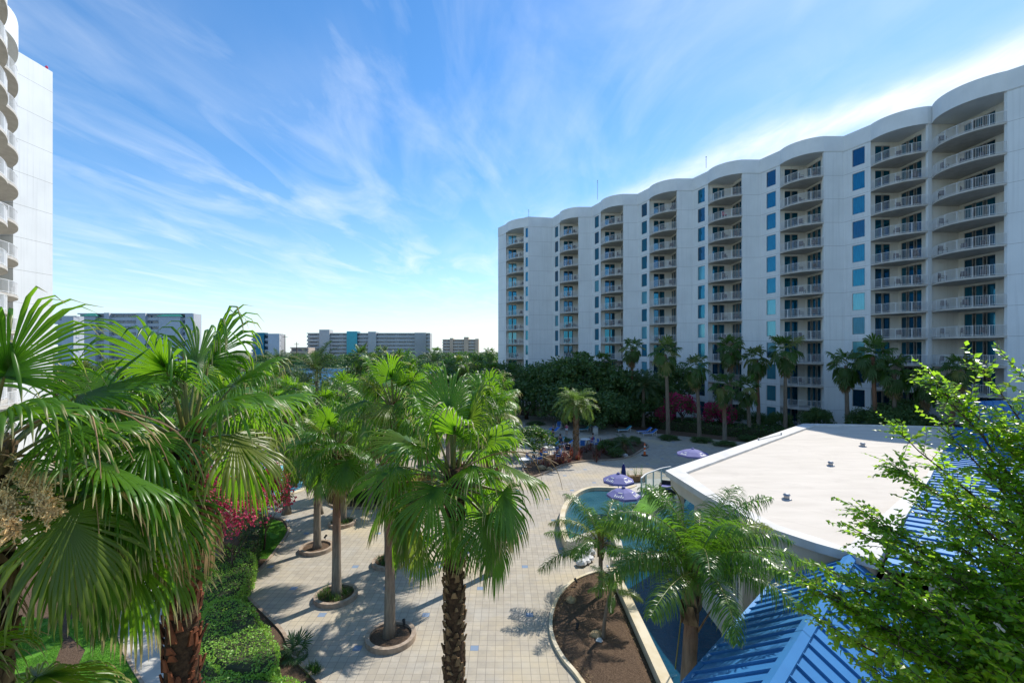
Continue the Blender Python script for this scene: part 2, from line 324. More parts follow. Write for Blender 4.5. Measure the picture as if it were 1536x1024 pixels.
# ---------------------------------------------------------------- camera, sun, sky
cam=bpy.data.cameras.new('camera'); co=bpy.data.objects.new('camera',cam); COL.objects.link(co); sc.camera=co
cam.sensor_width=36; cam.lens=F/1536*36; cam.shift_y=(HY-512)/1536; cam.clip_end=6000; cam.clip_start=.05
co.location=(0,0,CAMZ); co.rotation_euler=(R(90),0,0)
AZ=math.atan2(.68,.73); EL=R(48)
sd=Vector((math.sin(AZ)*math.cos(EL),math.cos(AZ)*math.cos(EL),math.sin(EL)))
sl=bpy.data.lights.new('sun','SUN'); so=bpy.data.objects.new('sun',sl); COL.objects.link(so)
sl.energy=4.2; sl.angle=R(.5); sl.color=(1,.955,.88); so.rotation_euler=sd.to_track_quat('Z','Y').to_euler(); so.location=(40,40,80)
def sky():
    w=bpy.data.worlds.new('World'); sc.world=w; w.use_nodes=True; n=NT(w); n.n.clear()
    tc=n.new('ShaderNodeTexCoord').outputs['Generated']
    s=n.new('ShaderNodeTexSky',sky_type='NISHITA'); s.sun_disc=False; s.sun_elevation=EL; s.sun_rotation=AZ
    s.air_density=1.0; s.dust_density=.2; s.ozone_density=2.2; s.altitude=0
    sp=n.new('ShaderNodeSeparateXYZ'); n.lk(tc,sp.inputs[0])
    z=n.math('MAXIMUM',sp.outputs[2],.03); u=n.math('DIVIDE',sp.outputs[0],z); v=n.math('DIVIDE',sp.outputs[1],z)
    cv=n.new('ShaderNodeCombineXYZ'); n.lk(u,cv.inputs[0]); n.lk(v,cv.inputs[1]); P=cv.outputs[0]
    rot=n.mapping(P,(1,1,1),rot=(0,0,R(52))); rot2=n.mapping(P,(1,1,1),rot=(0,0,R(-28)))
    a=n.noise(n.mapping(P,(1.3,.5,1),rot=(0,0,R(8))),1.25,10,.56,.7); a2=n.noise(n.mapping(P,(1.5,.5,1),rot=(0,0,R(-14)),loc=(5,2,0)),1.4,10,.57,.8)
    big=n.noise(n.mapping(P,(.5,.4,1),loc=(3.1,1.4,0)),1.0,3,.5); fine=n.noise(n.mapping(P,(2.2,.9,1),rot=(0,0,R(20))),4,9,.62,.6)
    tx=n.math('ADD',.7,n.math('MULTIPLY',fine,.6))
    c1=n.math('MULTIPLY',n.ramp(a,.44,.9),n.ramp(big,.38,.68)); c2=n.math('MULTIPLY',n.ramp(a2,.47,.92),n.ramp(big,.66,.34))
    cl=n.math('MULTIPLY',n.math('ADD',n.math('MULTIPLY',c1,.95),n.math('MULTIPLY',c2,.95)),tx)
    # the long cirrus band that climbs to the upper right, above the hotel
    wob=n.math('MULTIPLY',n.math('SUBTRACT',n.noise(P,1.1,7,.55),.5),.42)
    d=n.math('ADD',n.math('ADD',n.math('MULTIPLY',u,.805),n.math('MULTIPLY',v,.593)),-2.33); d=n.math('ADD',d,wob)
    g=n.math('POWER',2.718,n.math('MULTIPLY',n.math('MULTIPLY',d,d),-38.))
    g=n.math('MULTIPLY',g,n.math('MULTIPLY',n.ramp(v,4.4,2.6),n.ramp(u,.1,1.0)))
    d2=n.math('ADD',d,-.5); g2=n.math('POWER',2.718,n.math('MULTIPLY',n.math('MULTIPLY',d2,d2),-3.5)); g2=n.math('MULTIPLY',n.math('MULTIPLY',g2,n.ramp(u,.2,1.2)),n.ramp(a,.3,.6))
    cl=n.math('ADD',cl,n.math('MULTIPLY',g,n.math('ADD',.3,n.math('MULTIPLY',fine,.8)))); cl=n.math('ADD',cl,n.math('MULTIPLY',g2,.12),clamp=True)
    cl=n.math('MULTIPLY',cl,n.math('MULTIPLY',.92,n.ramp(sp.outputs[2],.0,.12)))
    hsv=n.new('ShaderNodeHueSaturation'); hsv.inputs['Saturation'].default_value=1.3; hsv.inputs['Value'].default_value=1.0; n.lk(s.outputs[0],hsv.inputs['Color'])
    # pale blue sea air low over the horizon
    el=n.math('POWER',2.718,n.math('MULTIPLY',n.math('MAXIMUM',sp.outputs[2],0),-8.0)); base=n.mix(n.math('MULTIPLY',el,.7),hsv.outputs[0],(3.6,4.6,5.8))
    col=n.mix(cl,base,(5.3,5.75,6.3))
    b=n.new('ShaderNodeBackground'); n.lk(col,b.inputs[0]); b.inputs[1].default_value=.15
    o=n.new('ShaderNodeOutputWorld'); n.lk(b.outputs[0],o.inputs[0])
sky()
vs=sc.view_settings; vs.view_transform='Standard'; vs.look='None'; vs.gamma=1; vs.exposure=.42; vs.use_curve_mapping=False
sc.cycles.use_denoising=True; sc.cycles.max_bounces=7; sc.cycles.diffuse_bounces=3; sc.cycles.glossy_bounces=3; sc.cycles.transmission_bounces=3; sc.cycles.transparent_max_bounces=8
sc.cycles.caustics_reflective=False; sc.cycles.caustics_refractive=False; sc.cycles.sample_clamp_indirect=6
# ---------------------------------------------------------------- hotel on the right
H=3.0208; NF=12; ZT=NF*H; ZP=38.2
def arc(a,b,s,n=12):
    a=Vector(a[:2]); b=Vector(b[:2]); c=(b-a).length; d=(b-a).normalized(); nv=Vector((d.y,-d.x))
    r=(c*c/4+s*s)/(2*s); ctr=(a+b)/2-nv*(r-s); half=math.asin(min(1,c/2/r)); m0=math.atan2(nv.y,nv.x)
    out=[]
    for k in range(n+1):
        t=-half+2*half*k/n; an=m0+t
        out.append(Vector((ctr.x+r*math.cos(an),ctr.y+r*math.sin(an))))
    if (out[0]-a).length>(out[-1]-a).length: out=out[::-1]
    return out
def wall(b,p0,p1,z0,z1,holes=(),mi=0,depth=.14,mr=None):
    p0=Vector(p0[:2]); p1=Vector(p1[:2]); L=(p1-p0).length; d=(p1-p0)/L; nin=Vector((-d.y,d.x))
    us=sorted({0,L,*[h[0] for h in holes],*[h[1] for h in holes]}); zs=sorted({z0,z1,*[h[2] for h in holes],*[h[3] for h in holes]})
    pt=lambda u,z,k=0: (p0.x+d.x*u+nin.x*k,p0.y+d.y*u+nin.y*k,z)
    for i in range(len(us)-1):
        for j in range(len(zs)-1):
            um=(us[i]+us[i+1])/2; zm=(zs[j]+zs[j+1])/2
            if any(h[0]<um<h[1] and h[2]<zm<h[3] for h in holes): continue
            b.add([pt(us[i],zs[j]),pt(us[i+1],zs[j]),pt(us[i+1],zs[j+1]),pt(us[i],zs[j+1])],[(0,1,2,3)],mi)
    for (a,c,e,f) in holes:
        q=[(a,e),(c,e),(c,f),(a,f)]
        for k in range(4):
            (ua,za),(ub,zb)=q[k],q[(k+1)%4]
            b.add([pt(ua,za),pt(ub,zb),pt(ub,zb,depth),pt(ua,za,depth)],[(0,1,2,3)],mi if mr is None else mr)
def glazing(name,panes,h,mats,fw=.05,back=.1):
    "window as wide as its panes, local x along wall, y into the wall"
    b=MB()
    for x0,x1 in panes:
        b.box(x0,x0+fw,back-.06,back,0,h,0); b.box(x1-fw,x1,back-.06,back,0,h,0)
        b.box(x0+fw,x1-fw,back-.06,back,0,fw,0); b.box(x0+fw,x1-fw,back-.06,back,h-fw,h,0)
        b.add([(x0+fw,back-.02,fw),(x1-fw,back-.02,fw),(x1-fw,back-.02,h-fw),(x0+fw,back-.02,h-fw)],[(0,1,2,3)],1)
    return b.mesh(name,mats)
def railing(pts,h=1.06,step=.125,post=1.3):
    b=MB(); P=[Vector((p[0],p[1],0)) for p in pts]
    seg=[(P[i+1]-P[i]).length for i in range(len(P)-1)]; tot=sum(seg)
    def at(s):
        for i,l in enumerate(seg):
            if s<=l or i==len(seg)-1: return P[i].lerp(P[i+1],min(1,s/l))
            s-=l
    for i in range(len(P)-1):
        for z,w in ((h,.05),(.1,.025)): b.bar(P[i]+Vector((0,0,z)),P[i+1]+Vector((0,0,z)),w,.035)
    k=0; s=0
    while s<=tot:
        p=at(s); w=.008; b.box(p.x-w,p.x+w,p.y-w,p.y+w,.1,h); s+=step
    npst=max(2,round(tot/post))
    for k in range(npst+1):
        p=at(tot*k/npst); w=.026; b.box(p.x-w,p.x+w,p.y-w,p.y+w,0,h+.01)
    return b
random.seed(7)
hotel=empty('hotel_building',(12.75,88.9,0),0,'long white curved hotel with twelve floors of bowed balconies beyond the plaza','building')
HO=Vector((12.75,88.9,0))
A=Vector((2.54,0)); B=Vector((1.16,-3.0)); CHD=Vector((3.16,-4.3)); MOD=A+B+CHD
C=[Vector((2.45,96.2))]+[Vector((12.75,88.9))+MOD*i for i in range(6)]   # right-hand corners of bays 1..7
body=MB(); inner=1
path_par=[]  # parapet outline
winlist=[]; doorlist=[]; ballist=[]
start=Vector((-3.1,104.)); L1=Vector((-1.3,101.))
wall(body,start,L1,0,ZT)
path_par+= [start]
prevL=L1; 
for i,c in enumerate(C):
    Lp=L1 if i==0 else c-CHD
    py=Lp.y+.4; qx=(c.x+.59)
    # return at left edge, P wall, Q wall, return to corner
    wall(body,(Lp.x,Lp.y),(Lp.x,py),0,ZT,mi=1)
    pw=[]; x1,x2,x3,x4=(.85,1.72,1.86,2.73)
    if i==0: x1,x2,x3,x4=(.5,1.3,1.45,2.3)
    for f in range(NF): pw.append((x1,x4,f*H+.02,f*H+H-.42))
    wall(body,(Lp.x,py),(qx,py),0,ZT,pw,mi=1)
    qh=[]; L=py-(c.y+.3)
    for f in range(NF): qh.append((.35,.35+2.85,f*H+.02,f*H+H-.42))
    wall(body,(qx,py),(qx,c.y+.3),0,ZT,qh,mi=1)
    wall(body,(qx,c.y+.3),(c.x,c.y+.3),0,ZT,mi=1); wall(body,(c.x,c.y+.3),(c.x,c.y),0,ZT)
    for f in range(NF): ballist.append((i,f,Lp,c,py,qx,(x1,x2,x3,x4)))
    a_=arc(Lp,c,1.0 if i else .8,12)
    path_par+=[Vector((p.x,p.y)) for p in a_]
    if i==0:
        c1=c+Vector((.95,-.9)); wall(body,c,c1,0,ZT,[(.45,1.15,f*H+.75,f*H+2.75) for f in range(NF)])
        for f in range(NF): winlist.append((c,c1,.45,.7,f*H+.75,2.0))
        nxt=C[1]-CHD-B; wall(body,c1,nxt,0,ZT); path_par+=[c1,nxt]
    elif i<6: nxt=c+A; wall(body,c,nxt,0,ZT); path_par+=[nxt]
    if i<6:
        nl=C[i+1]-CHD
        hs=[(1.05,2.55,f*H+.55,f*H+2.72) for f in range(NF)]
        wall(body,nxt,nl,0,ZT,hs)
        for f in range(NF): winlist.append((nxt,nl,1.05,1.5,f*H+.55,2.17))
# bay 8: wide bowed balconies
c7=C[6]; l8=c7+Vector((.45,0)); c8=Vector((48.96,45.8)); wall(body,c7,l8,0,ZT)
q8=50.7; wall(body,l8,(l8.x,l8.y+.2),0,ZT,mi=1); wall(body,(l8.x,l8.y+.2),(q8,l8.y+.2),0,ZT,mi=1)
wall(body,(q8,l8.y+.2),(q8,c8.y+.3),0,ZT,[(.6,4.0,f*H+.02,f*H+H-.42) for f in range(NF)],mi=1)
wall(body,(q8,c8.y+.3),(c8.x,c8.y+.3),0,ZT,mi=1); wall(body,(c8.x,c8.y+.3),c8,0,ZT)
end=c8+Vector((.64,-.9)).normalized()*44; wall(body,c8,end,0,ZT)
a8=arc(l8,c8,1.5,14); path_par+=[Vector((p.x,p.y)) for p in a8]+[end]
back=Vector((.728,.686))*17
wall(body,end,end+back,0,ZT); wall(body,end+back,start+back,0,ZT); wall(body,start+back,start,0,ZT)
body.v=[(x-HO.x,y-HO.y,z) for x,y,z in body.v]
body.build('wall',[M['stucco'],M['stucco_in']],hotel)
pp=path_par+[end+back,start+back]
# parapet leans out 6 cm beyond the walls so faces never coincide
pb=MB(); pp2=[(p.x-HO.x-.05,p.y-HO.y-.05) for p in pp]
pb.prism(pp2,ZT+.003,ZP); pb.build('parapet',[M['stucco_in']] if False else [pm('parapet_stucco',(.78,.795,.79),(.71,.725,.72),.5,.85,.15,.2)],hotel)
gset=[glazing('window',[(0,1.5)],2.17,[M['frame'],M[k]]) for k in ('glass','glass','glass_light','glass_dark','glass_light')]
gs0=glazing('window',[(0,.7)],2.0,[M['frame'],M['glass']])
for (p0,p1,u,w,z,h) in winlist:
    p0=Vector(p0[:2]); d=(Vector(p1[:2])-p0).normalized(); p=p0+d*u
    fl=z/H
    me=gs0 if w<1 else (random.choice(gset[:3]) if fl>5 and fl<8 else random.choice(gset[:2]+[gset[3]]) if fl>=8 else random.choice(gset[1:]))
    link(me,'window',hotel,(p.x-HO.x,p.y-HO.y,z),(0,0,math.atan2(d.y,d.x)))
# balconies
def slabmesh(Lp,c,py,qx,s,ext=.12):
    a=arc(Lp,c,s,12); n=len(a)
    out=[Vector((p.x,p.y)) for p in a]
    return out
def balcony_mesh(Lp,c,py,qx,s,O):
    a=arc(Lp,c,s,14); d=(Vector(c)-Vector(Lp)).normalized(); nv=Vector((d.y,-d.x))
    pts=[p-O for p in a]; 
    poly=[(p.x,p.y) for p in pts]+[(c.x-O.x+.02,c.y-O.y+.28),(qx-O.x-.01,c.y-O.y+.28+.02),(qx-O.x-.01,py-O.y-.01),(Lp.x-O.x+.01,py-O.y-.01)]
    b=MB(); b.prism(poly,-.2,0); 
    inn=arc(Lp,c,s-.1,14); rp=[(p-O) for p in inn]
    return b.mesh('balcony',M['slab']),railing(rp).mesh('railing',M['rail'])
O6=Vector(C[1]); me_s,me_r=balcony_mesh(C[1]-CHD,C[1],C[1].y+4.7,C[1].x+.59,1.0,O6)
O1=Vector(C[0]); me_s1,me_r1=balcony_mesh(L1,C[0],L1.y+.4,C[0].x+.59,.8,O1)
O8=Vector(c8); me_s8,me_r8=balcony_mesh(l8,c8,l8.y+.2,q8,1.5,O8)
dP=[glazing('sliding_door',[(0,.87),(1.01,1.88)],2.55,[M['frame'],M[k]]) for k in ('glass','glass_dark')]
dP1=[glazing('sliding_door',[(0,.8),(.95,1.8)],2.55,[M['frame'],M[k]]) for k in ('glass','glass_light')]
dQ=[glazing('sliding_door',[(0,.75),(1.03,1.78),(2.1,2.85)],2.55,[M['frame'],M[k]]) for k in ('glass','glass_dark')]
dQ8=[glazing('sliding_door',[(0,.95),(1.25,2.1),(2.45,3.4)],2.55,[M['frame'],M[k]]) for k in ('glass','glass_dark')]
# one patio chair, copied on to the balconies
def chair_meshes(m,fm):
    b=MB(); b.box(-.25,.25,-.25,.25,.4,.44); b.box(-.25,.25,.21,.26,.44,.95); s=b.mesh('seat',m)
    f=MB()
    for x in (-.27,.27):
        f.bar((x,-.24,0),(x,-.24,.62),.035); f.bar((x,.25,0),(x,.25,.7),.035); f.bar((x,-.26,.63),(x,.26,.63),.045,.03)
    return s,f.mesh('frame',fm)
cs,cf=chair_meshes(M['chair_dark'],M['chair_dark']); cs2,cf2=chair_meshes(M['chair_red'],M['white'])
def put_chair(x,y,z,rz,s,f,label,group):
    e=empty('patio_chair',(x,y,z),rz,label,'chair',group); link(s,'seat',e); link(f,'frame',e); return e
bayname=['first','second','third','fourth','fifth','sixth','seventh']
for (i,f,Lp,c,py,qx,xs) in ballist:
    O=c-Vector((HO.x,HO.y)); sm,rm=(me_s1,me_r1) if i==0 else (me_s,me_r)
    z=f*H+(.0 if f else .12)
    bo=link(sm,'balcony',hotel,(O.x,O.y,z+(.19 if f==0 else 0)*0))
    link(rm,'railing',bo)
    k=random.random(); link((dP1 if i==0 else dP)[0 if k<.6 else 1],'sliding_door',bo,(Lp.x-c.x+xs[0],py-c.y,.03))
    k=random.random(); link(dQ[0 if k<.6 else 1],'sliding_door',bo,(qx-c.x,py-c.y-.35,.03),(0,0,R(-90)))
    if f>=2:
        for q in range(2):
            px=c.x-1.6+q*1.15+random.uniform(-.15,.15); pyy=c.y+2.1-q*1.1+random.uniform(-.15,.15)
            if random.random()<.85: put_chair(px,pyy,z+.003,R(random.uniform(-60,140)),cs,cf,'dark patio chair standing on a bowed hotel balcony behind white pickets','chairs on the hotel balconies')
for f in range(NF):
    z=f*H+(.12 if f==0 else 0)
    bo=link(me_s8,'balcony',hotel,(c8.x-HO.x,c8.y-HO.y,z)); bo['label']='wide bowed balcony at the near end of the hotel'
    link(me_r8,'railing',bo); link(dQ8[random.random()>.6],'sliding_door',bo,(q8-c8.x,l8.y+.2-c8.y-.6,.03),(0,0,R(-90)))
    if f>=3:
        for q in range(3):
            if random.random()<.85: put_chair(l8.x-.3+q*.9+random.uniform(-.2,.2),l8.y-1.7-q*1.3,z+.003,R(random.uniform(-60,140)),cs,cf,'dark patio chair on the wide near-end balconies of the hotel','chairs on the wide end balconies')
put_chair(C[4].x-1.9,C[4].y+1.5,10*H+.003-H*0,R(20),cs2,cf2,'pink-red towel hung over a chair on an upper hotel balcony','chair')
# rooftop antennas
for nm,(p,hh) in enumerate(((C[0]+Vector((1,0)),1.6),(C[2]+Vector((-4,3)),3.4),(C[4]+Vector((-4,3)),1.6))):
    b=MB(); b.tube([(0,0,0),(0,0,hh)],.035,6); b.tube([(-.12,0,hh-.3),(.12,0,hh-.3)],.02,5); b.box(-.06,.06,-.06,.06,hh-.02,hh+.12)
    o=b.build('roof_antenna',M['metal'],None,loc=(p.x,p.y,ZP)); tag(o,['short rod on the far end of the hotel roof','tallest thin rod on the hotel roof','short rod with a small head near the middle of the hotel roof'][nm],'antenna')
# soffit lamps that are lit in the photo are tiny; model the fittings
# ---------------------------------------------------------------- tower on the left
lt=empty('hotel_tower',(-45.6,42.5,0),0,'sunlit white end of a tall tower with rounded balconies at the photo edge','building')
b=MB(); LO=Vector((-45.6,42.5))
pts=[(0,3.5),(-.05,-.1),(-3,-.1),(-3,-8),(-8,-8),(-25,3.5)]
b.prism([pts[5],pts[4],pts[3],pts[2],pts[1],pts[0]],0,38.2); b.build('wall',M['stucco'],lt)
def bowstack(pts,zoff,top):
    P=smooth_line([(x-LO.x,y-LO.y) for x,y in pts],5); P=[(p.x,p.y) for p in P]
    poly=P+[(-12,P[-1][1]),(-12,P[0][1])]
    sb=MB(); sb.prism(poly,-.22,0); sm=sb.mesh('balcony',M['slab']); rm=railing([(p[0]*1.0-.1,p[1]+.02) for p in P],step=.12).mesh('railing',M['rail'])
    for f in range(1,12):
        o=link(sm,'balcony',lt,(0,0,f*H+zoff)); link(rm,'railing',o)
    pb=MB(); pb.prism(poly,12*H+zoff-.2,12*H+zoff+1.95); pb.build('parapet',M['stucco'],lt)
bowstack([(-45.0,41.75),(-43.5,40.75),(-42.0,39.4),(-40.9,38),(-40.3,36.5),(-40.2,35)],.1,True)
bowstack([(-38.2,34.4),(-36.6,33.5),(-35.1,32.25),(-34,30.9),(-33.4,29.5),(-33.2,28)],1.2,True)
b=MB(); b.box(-.06,.06,-.06,.06,0,.18); b.lathe([(.0,.18),(.1,.2),(.12,.3),(.08,.42),(0,.45)],8)
tag(b.build('beacon_lamp',M['chair_red'],None,loc=(-45.9,45.7,38.2)),'small red warning lamp on the corner of the left tower roof','lamp')
# ---------------------------------------------------------------- leaf geometry kit
class LM:
    "numpy leaf mesh: vertices, quads, tip value, random value, material"
    def __init__(s): s.v=[];s.f=[];s.t=[];s.r=[];s.m=[];s.n=0
    def add(s,v,f,t,r,m=0):
        v=np.asarray(v,float); f=np.asarray(f,int); s.v.append(v); s.f.append(f+s.n); s.t.append(np.asarray(t,float)); 
        s.r.append(np.full(len(v),r) if np.isscalar(r) else np.asarray(r)); s.m.append(np.full(len(f),m)); s.n+=len(v); return s
    def cat(s):
        return np.concatenate(s.v),np.concatenate(s.f),np.concatenate(s.t),np.concatenate(s.r),np.concatenate(s.m)
    def merge(s,o,Mx,r=None):
        v,f,t,rr,m=o if isinstance(o,tuple) else o.cat(); Mx=np.array(Mx)
        v=v@Mx[:3,:3].T+Mx[:3,3]; s.v.append(v); s.f.append(f+s.n); s.t.append(t); s.r.append(rr if r is None else np.mod(rr*.3+r,1)); s.m.append(m); s.n+=len(v)
    def mesh(s,name,mats,smooth=True):
        v,f,t,r,m=s.cat(); me=bpy.data.meshes.new(name)
        me.vertices.add(len(v)); me.vertices.foreach_set('co',v.ravel())
        me.loops.add(len(f)*4); me.loops.foreach_set('vertex_index',f.ravel()); me.polygons.add(len(f))
        me.polygons.foreach_set('loop_start',np.arange(0,len(f)*4,4)); 
        me.polygons.foreach_set('material_index',m.astype(int)); me.polygons.foreach_set('use_smooth',np.full(len(f),smooth))
        for mm in mats: me.materials.append(mm)
        for nm,a in (('tip',t),('rnd',r)):
            at=me.attributes.new(nm,'FLOAT','POINT'); at.data.foreach_set('value',a.astype(np.float32))
        me.update(calc_edges=True); return me
def tube_np(lm,pts,rad,n=5,m=1,r=.5):
    b=MB(); b.tube(pts,rad,n,cap=False); lm.add(b.v,b.f,np.zeros(len(b.v)),r,m)
def nrm(a): return a/(np.linalg.norm(a)+1e-9)
def fan(e,seed,plen=.95,Rr=1.0,nseg=46,st=8,droop=.55,split=.6,tube=True,spread=112,pr=.017,rag=.06):
    "palmate frond: petiole leaves the origin along +x at elevation e degrees"
    rg=random.Random(seed); lm=LM(); er=R(e); p=np.zeros(3); pts=[p.copy()]; K=6
    for k in range(K):
        a=er-R(26)*(k/K)*max(0.15,math.cos(er)); p=p+np.array([math.cos(a),0,math.sin(a)])*plen/K; pts.append(p.copy())
    a-=R(np.interp(e,[-60,-30,-8,12,30,50,80],[28,48,62,58,36,16,4])); a=max(a,R(-86))
    T=np.array([math.cos(a),0,math.sin(a)]); S=np.array([0,1.,0]); N=np.cross(T,S); N=-N if (N[2]<0 or N[0]<-.97) else N
    if a<R(-60): N=np.array([math.cos(a+PI/2),0,math.sin(a+PI/2)])
    roll=R(rg.uniform(-16,16)); S,N=S*math.cos(roll)+N*math.sin(roll),N*math.cos(roll)-S*math.sin(roll)
    if tube: tube_np(lm,pts,[pr*1.9-pr*1.1*k/K for k in range(K+1)],5,1)
    hub=p; g=np.array([0,0,-1.]); dphi=R(spread)*2/nseg; V=[];Fc=[];tt=[]
    foldw=rg.uniform(-.45,.2)
    for i in range(nseg):
        if rg.random()<rag*.5: continue
        ph=-R(spread)+dphi*(i+.5)+rg.uniform(-.12,.12)*dphi; fr=abs(ph)/R(spread); L=Rr*(1-.32*fr**2.5)*rg.uniform(.9,1.07)*(rg.uniform(.55,.85) if rg.random()<rag else 1); kink=rg.randrange(2,max(3,st-1)) if rg.random()<rag*1.6 else 99
        d=nrm(T*math.cos(ph)+S*math.sin(ph)+N*(foldw*abs(math.sin(ph))**1.2))
        q=hub+T*(.1*max(0,math.cos(ph)))*1.0; spl=split*rg.uniform(.85,1.1)*(1-.25*fr)
        side=nrm(np.cross(N,d)); up=nrm(np.cross(d,side)); ds=L/(st-1); b0=len(V); dr=droop*rg.uniform(.6,1.5); 
        if rg.random()<.12: dr*=2.0
        tw=rg.uniform(-.5,.5)
        for k in range(st):
            t=k/(st-1); w=max(.012,L*t*dphi*.5)
            if t>spl: w=L*spl*dphi*.5*max(.0,1-((t-spl)/(1-spl)))**.62
            w=max(w,.0015); pl=w*.55*(1 if t<=spl else 1.2)
            sd=side; 
            V+= [q-sd*w-up*pl,q+up*pl*.6,q+sd*w-up*pl]; tt+=[t]*3
            if k<st-1:
                kk=.05*dr*(1.2 if t<spl else 0)+(dr*2.3*((t-spl)/(1-spl)+.22) if t>spl-.08 else 0)
                d=nrm(d+g*kk*ds/Rr*5.2+(np.array([0,0,-1.3]) if k==kink else 0)); q=q+d*ds
                s2=side-d*np.dot(side,d); side=nrm(s2+up*(tw*.25 if t>spl else 0)); up=nrm(np.cross(d,side))
        for k in range(st-1):
            a=b0+k*3; Fc+=[(a,a+1,a+4,a+3),(a+1,a+2,a+5,a+4)]
    lm.add(V,Fc,tt,rg.random(),0); return lm.cat()
def feather(e,seed,L=2.4,nl=52,ll=.55,lw=.03,arcd=95,hang=.5,start=.16,plum=.5,st=4,tube=True,vee=.5,rad=.02):
    "pinnate frond along +x, starting at elevation e and arching over by arcd degrees"
    rg=random.Random(seed); lm=LM(); K=14; p=np.zeros(3); pts=[p.copy()]; dirs=[]
    for k in range(K):
        t=(k+.5)/K; a=R(e-arcd*t**1.35); dv=np.array([math.cos(a),0,math.sin(a)]); dirs.append(dv); p=p+dv*L/K; pts.append(p.copy())
    if tube: tube_np(lm,pts,[rad*(1-.85*k/K) for k in range(K+1)],5,1)
    V=[];Fc=[];tt=[]; g=np.array([0,0,-1.])
    for i in range(nl):
        s=start+(1-start)*(i+.5)/nl; x=s*K; k=min(K-1,int(x)); base=pts[k]+(pts[k+1]-pts[k])*(x-k); dv=dirs[k]; up0=nrm(np.cross(dv,np.array([0,1.,0]))*-1)
        if up0[2]<0: up0=-up0
        l=ll*(math.sin(PI*min(1,.18+.8*(s-start)/(1-start)))**.6)*rg.uniform(.85,1.1)
        for sg in (-1,1):
            d=nrm(np.array([0,sg,0])*1.0+dv*rg.uniform(.45,.8)+up0*(vee+rg.uniform(-plum,plum)))
            side=nrm(np.cross(d,up0)); q=base.copy(); b0=len(V)
            for m in range(st):
                t=m/(st-1); w=lw*.5*(math.sin(PI*min(1,(.25+.75*t)))**.7 if m<st-1 else .08)
                V+=[q-side*w,q+side*w]; tt+=[t*(.75+.25*s)]*2
                d=nrm(d+g*hang*(.35+t)*rg.uniform(.8,1.2)); q=q+d*l/(st-1)
                side=nrm(side-d*np.dot(side,d))
            for m in range(st-1):
                a=b0+m*2; Fc.append((a,a+1,a+3,a+2))
    lm.add(V,Fc,tt,rg.random(),0); return lm.cat()
def rotz(a,tilt=0,scale=1.0,tx=0,roll=0):
    return Matrix.Rotation(a,4,'Z')@Matrix.Rotation(tilt,4,'Y')@Matrix.Rotation(roll,4,'X')@Matrix.Scale(scale,4)
ELV=[80,64,48,30,12,-8,-30,-55]
FANS={}
for j,e in enumerate(ELV):
    for k in range(2):
        lm=LM(); lm.merge(fan(e,100+j*7+k,droop=.5+.35*(k)),Matrix.Identity(4)); FANS[(j,k)]=lm.mesh('frond',[M['fan'],M['petiole']])
DRYF=[]
for j,(e,sd_) in enumerate(((-55,901),(-30,902),(-55,903))):
    lm=LM(); lm.merge(fan(e,sd_,droop=1.1,rag=.2,split=.4,Rr=.9),Matrix.Identity(4)); DRYF.append(lm.mesh('dry_frond',[M['fan_dry'],M['stalk']]))
def put_frond(palm,elev,az,scale,k=None,dz=0,off=.1,name='frond',mesh=None):
    j=min(range(8),key=lambda q:abs(ELV[q]-elev)); k=random.randrange(2) if k is None else k
    me=mesh or FANS[(j,k)]
    o=link(me,name,palm,(math.cos(az)*off,math.sin(az)*off,dz),(R(random.uniform(-12,12)),R(ELV[j]-elev),az),(scale,)*3); return o
def trunk_mesh(name,h,r0,r1,mats,lean=(0,0),flare=1.5,boots=0,boot_from=0,seed=0,n=14,rb=.06,bmat=1,boot_l=.16):
    rg=random.Random(seed); b=MB(); K=14; pts=[];rr=[]
    for k in range(K+1):
        t=k/K; pts.append((lean[0]*t*t,lean[1]*t*t,h*t)); r=r0+(r1-r0)*t; 
        if t<.12: r*=1+(flare-1)*(1-t/.12)**2
        rr.append(r*rg.uniform(.97,1.03))
    b.tube(pts,rr,n)
    nb=len(b.f)
    for i in range(boots):
        z=boot_from+(h-boot_from)*(i+rg.random()*.6)/boots; t=z/h; a=i*2.399+rg.uniform(-.55,.55); r=r0+(r1-r0)*t
        c=Vector((lean[0]*t*t,lean[1]*t*t,z)); er=Vector((math.cos(a),math.sin(a),0)); et=Vector((-math.sin(a),math.cos(a),0)); w=rb*rg.uniform(.6,1.3); l=boot_l*rg.uniform(.5,1.7); o=rg.uniform(.15,.9)*l*.6
        p=[c+er*(r-.01)-et*w*1.2,c+er*(r-.01)+et*w*1.2,c+er*(r+.028)+et*w*1.1+Vector((0,0,.01)),c+er*(r+.028)-et*w*1.1+Vector((0,0,.01)),
           c+er*(r+o-.015)-et*w*.45+Vector((0,0,l)),c+er*(r+o-.015)+et*w*.45+Vector((0,0,l)),c+er*(r+o+.012)+et*w*.4+Vector((0,0,l)),c+er*(r+o+.012)-et*w*.4+Vector((0,0,l))]
        b.add(p,[(0,1,2,3),(4,7,6,5),(0,4,5,1),(1,5,6,2),(2,6,7,3),(3,7,4,0)],bmat)
    me=b.mesh(name,mats); me.polygons.foreach_set('use_smooth',[True]*nb+[False]*(len(b.f)-nb)); return me
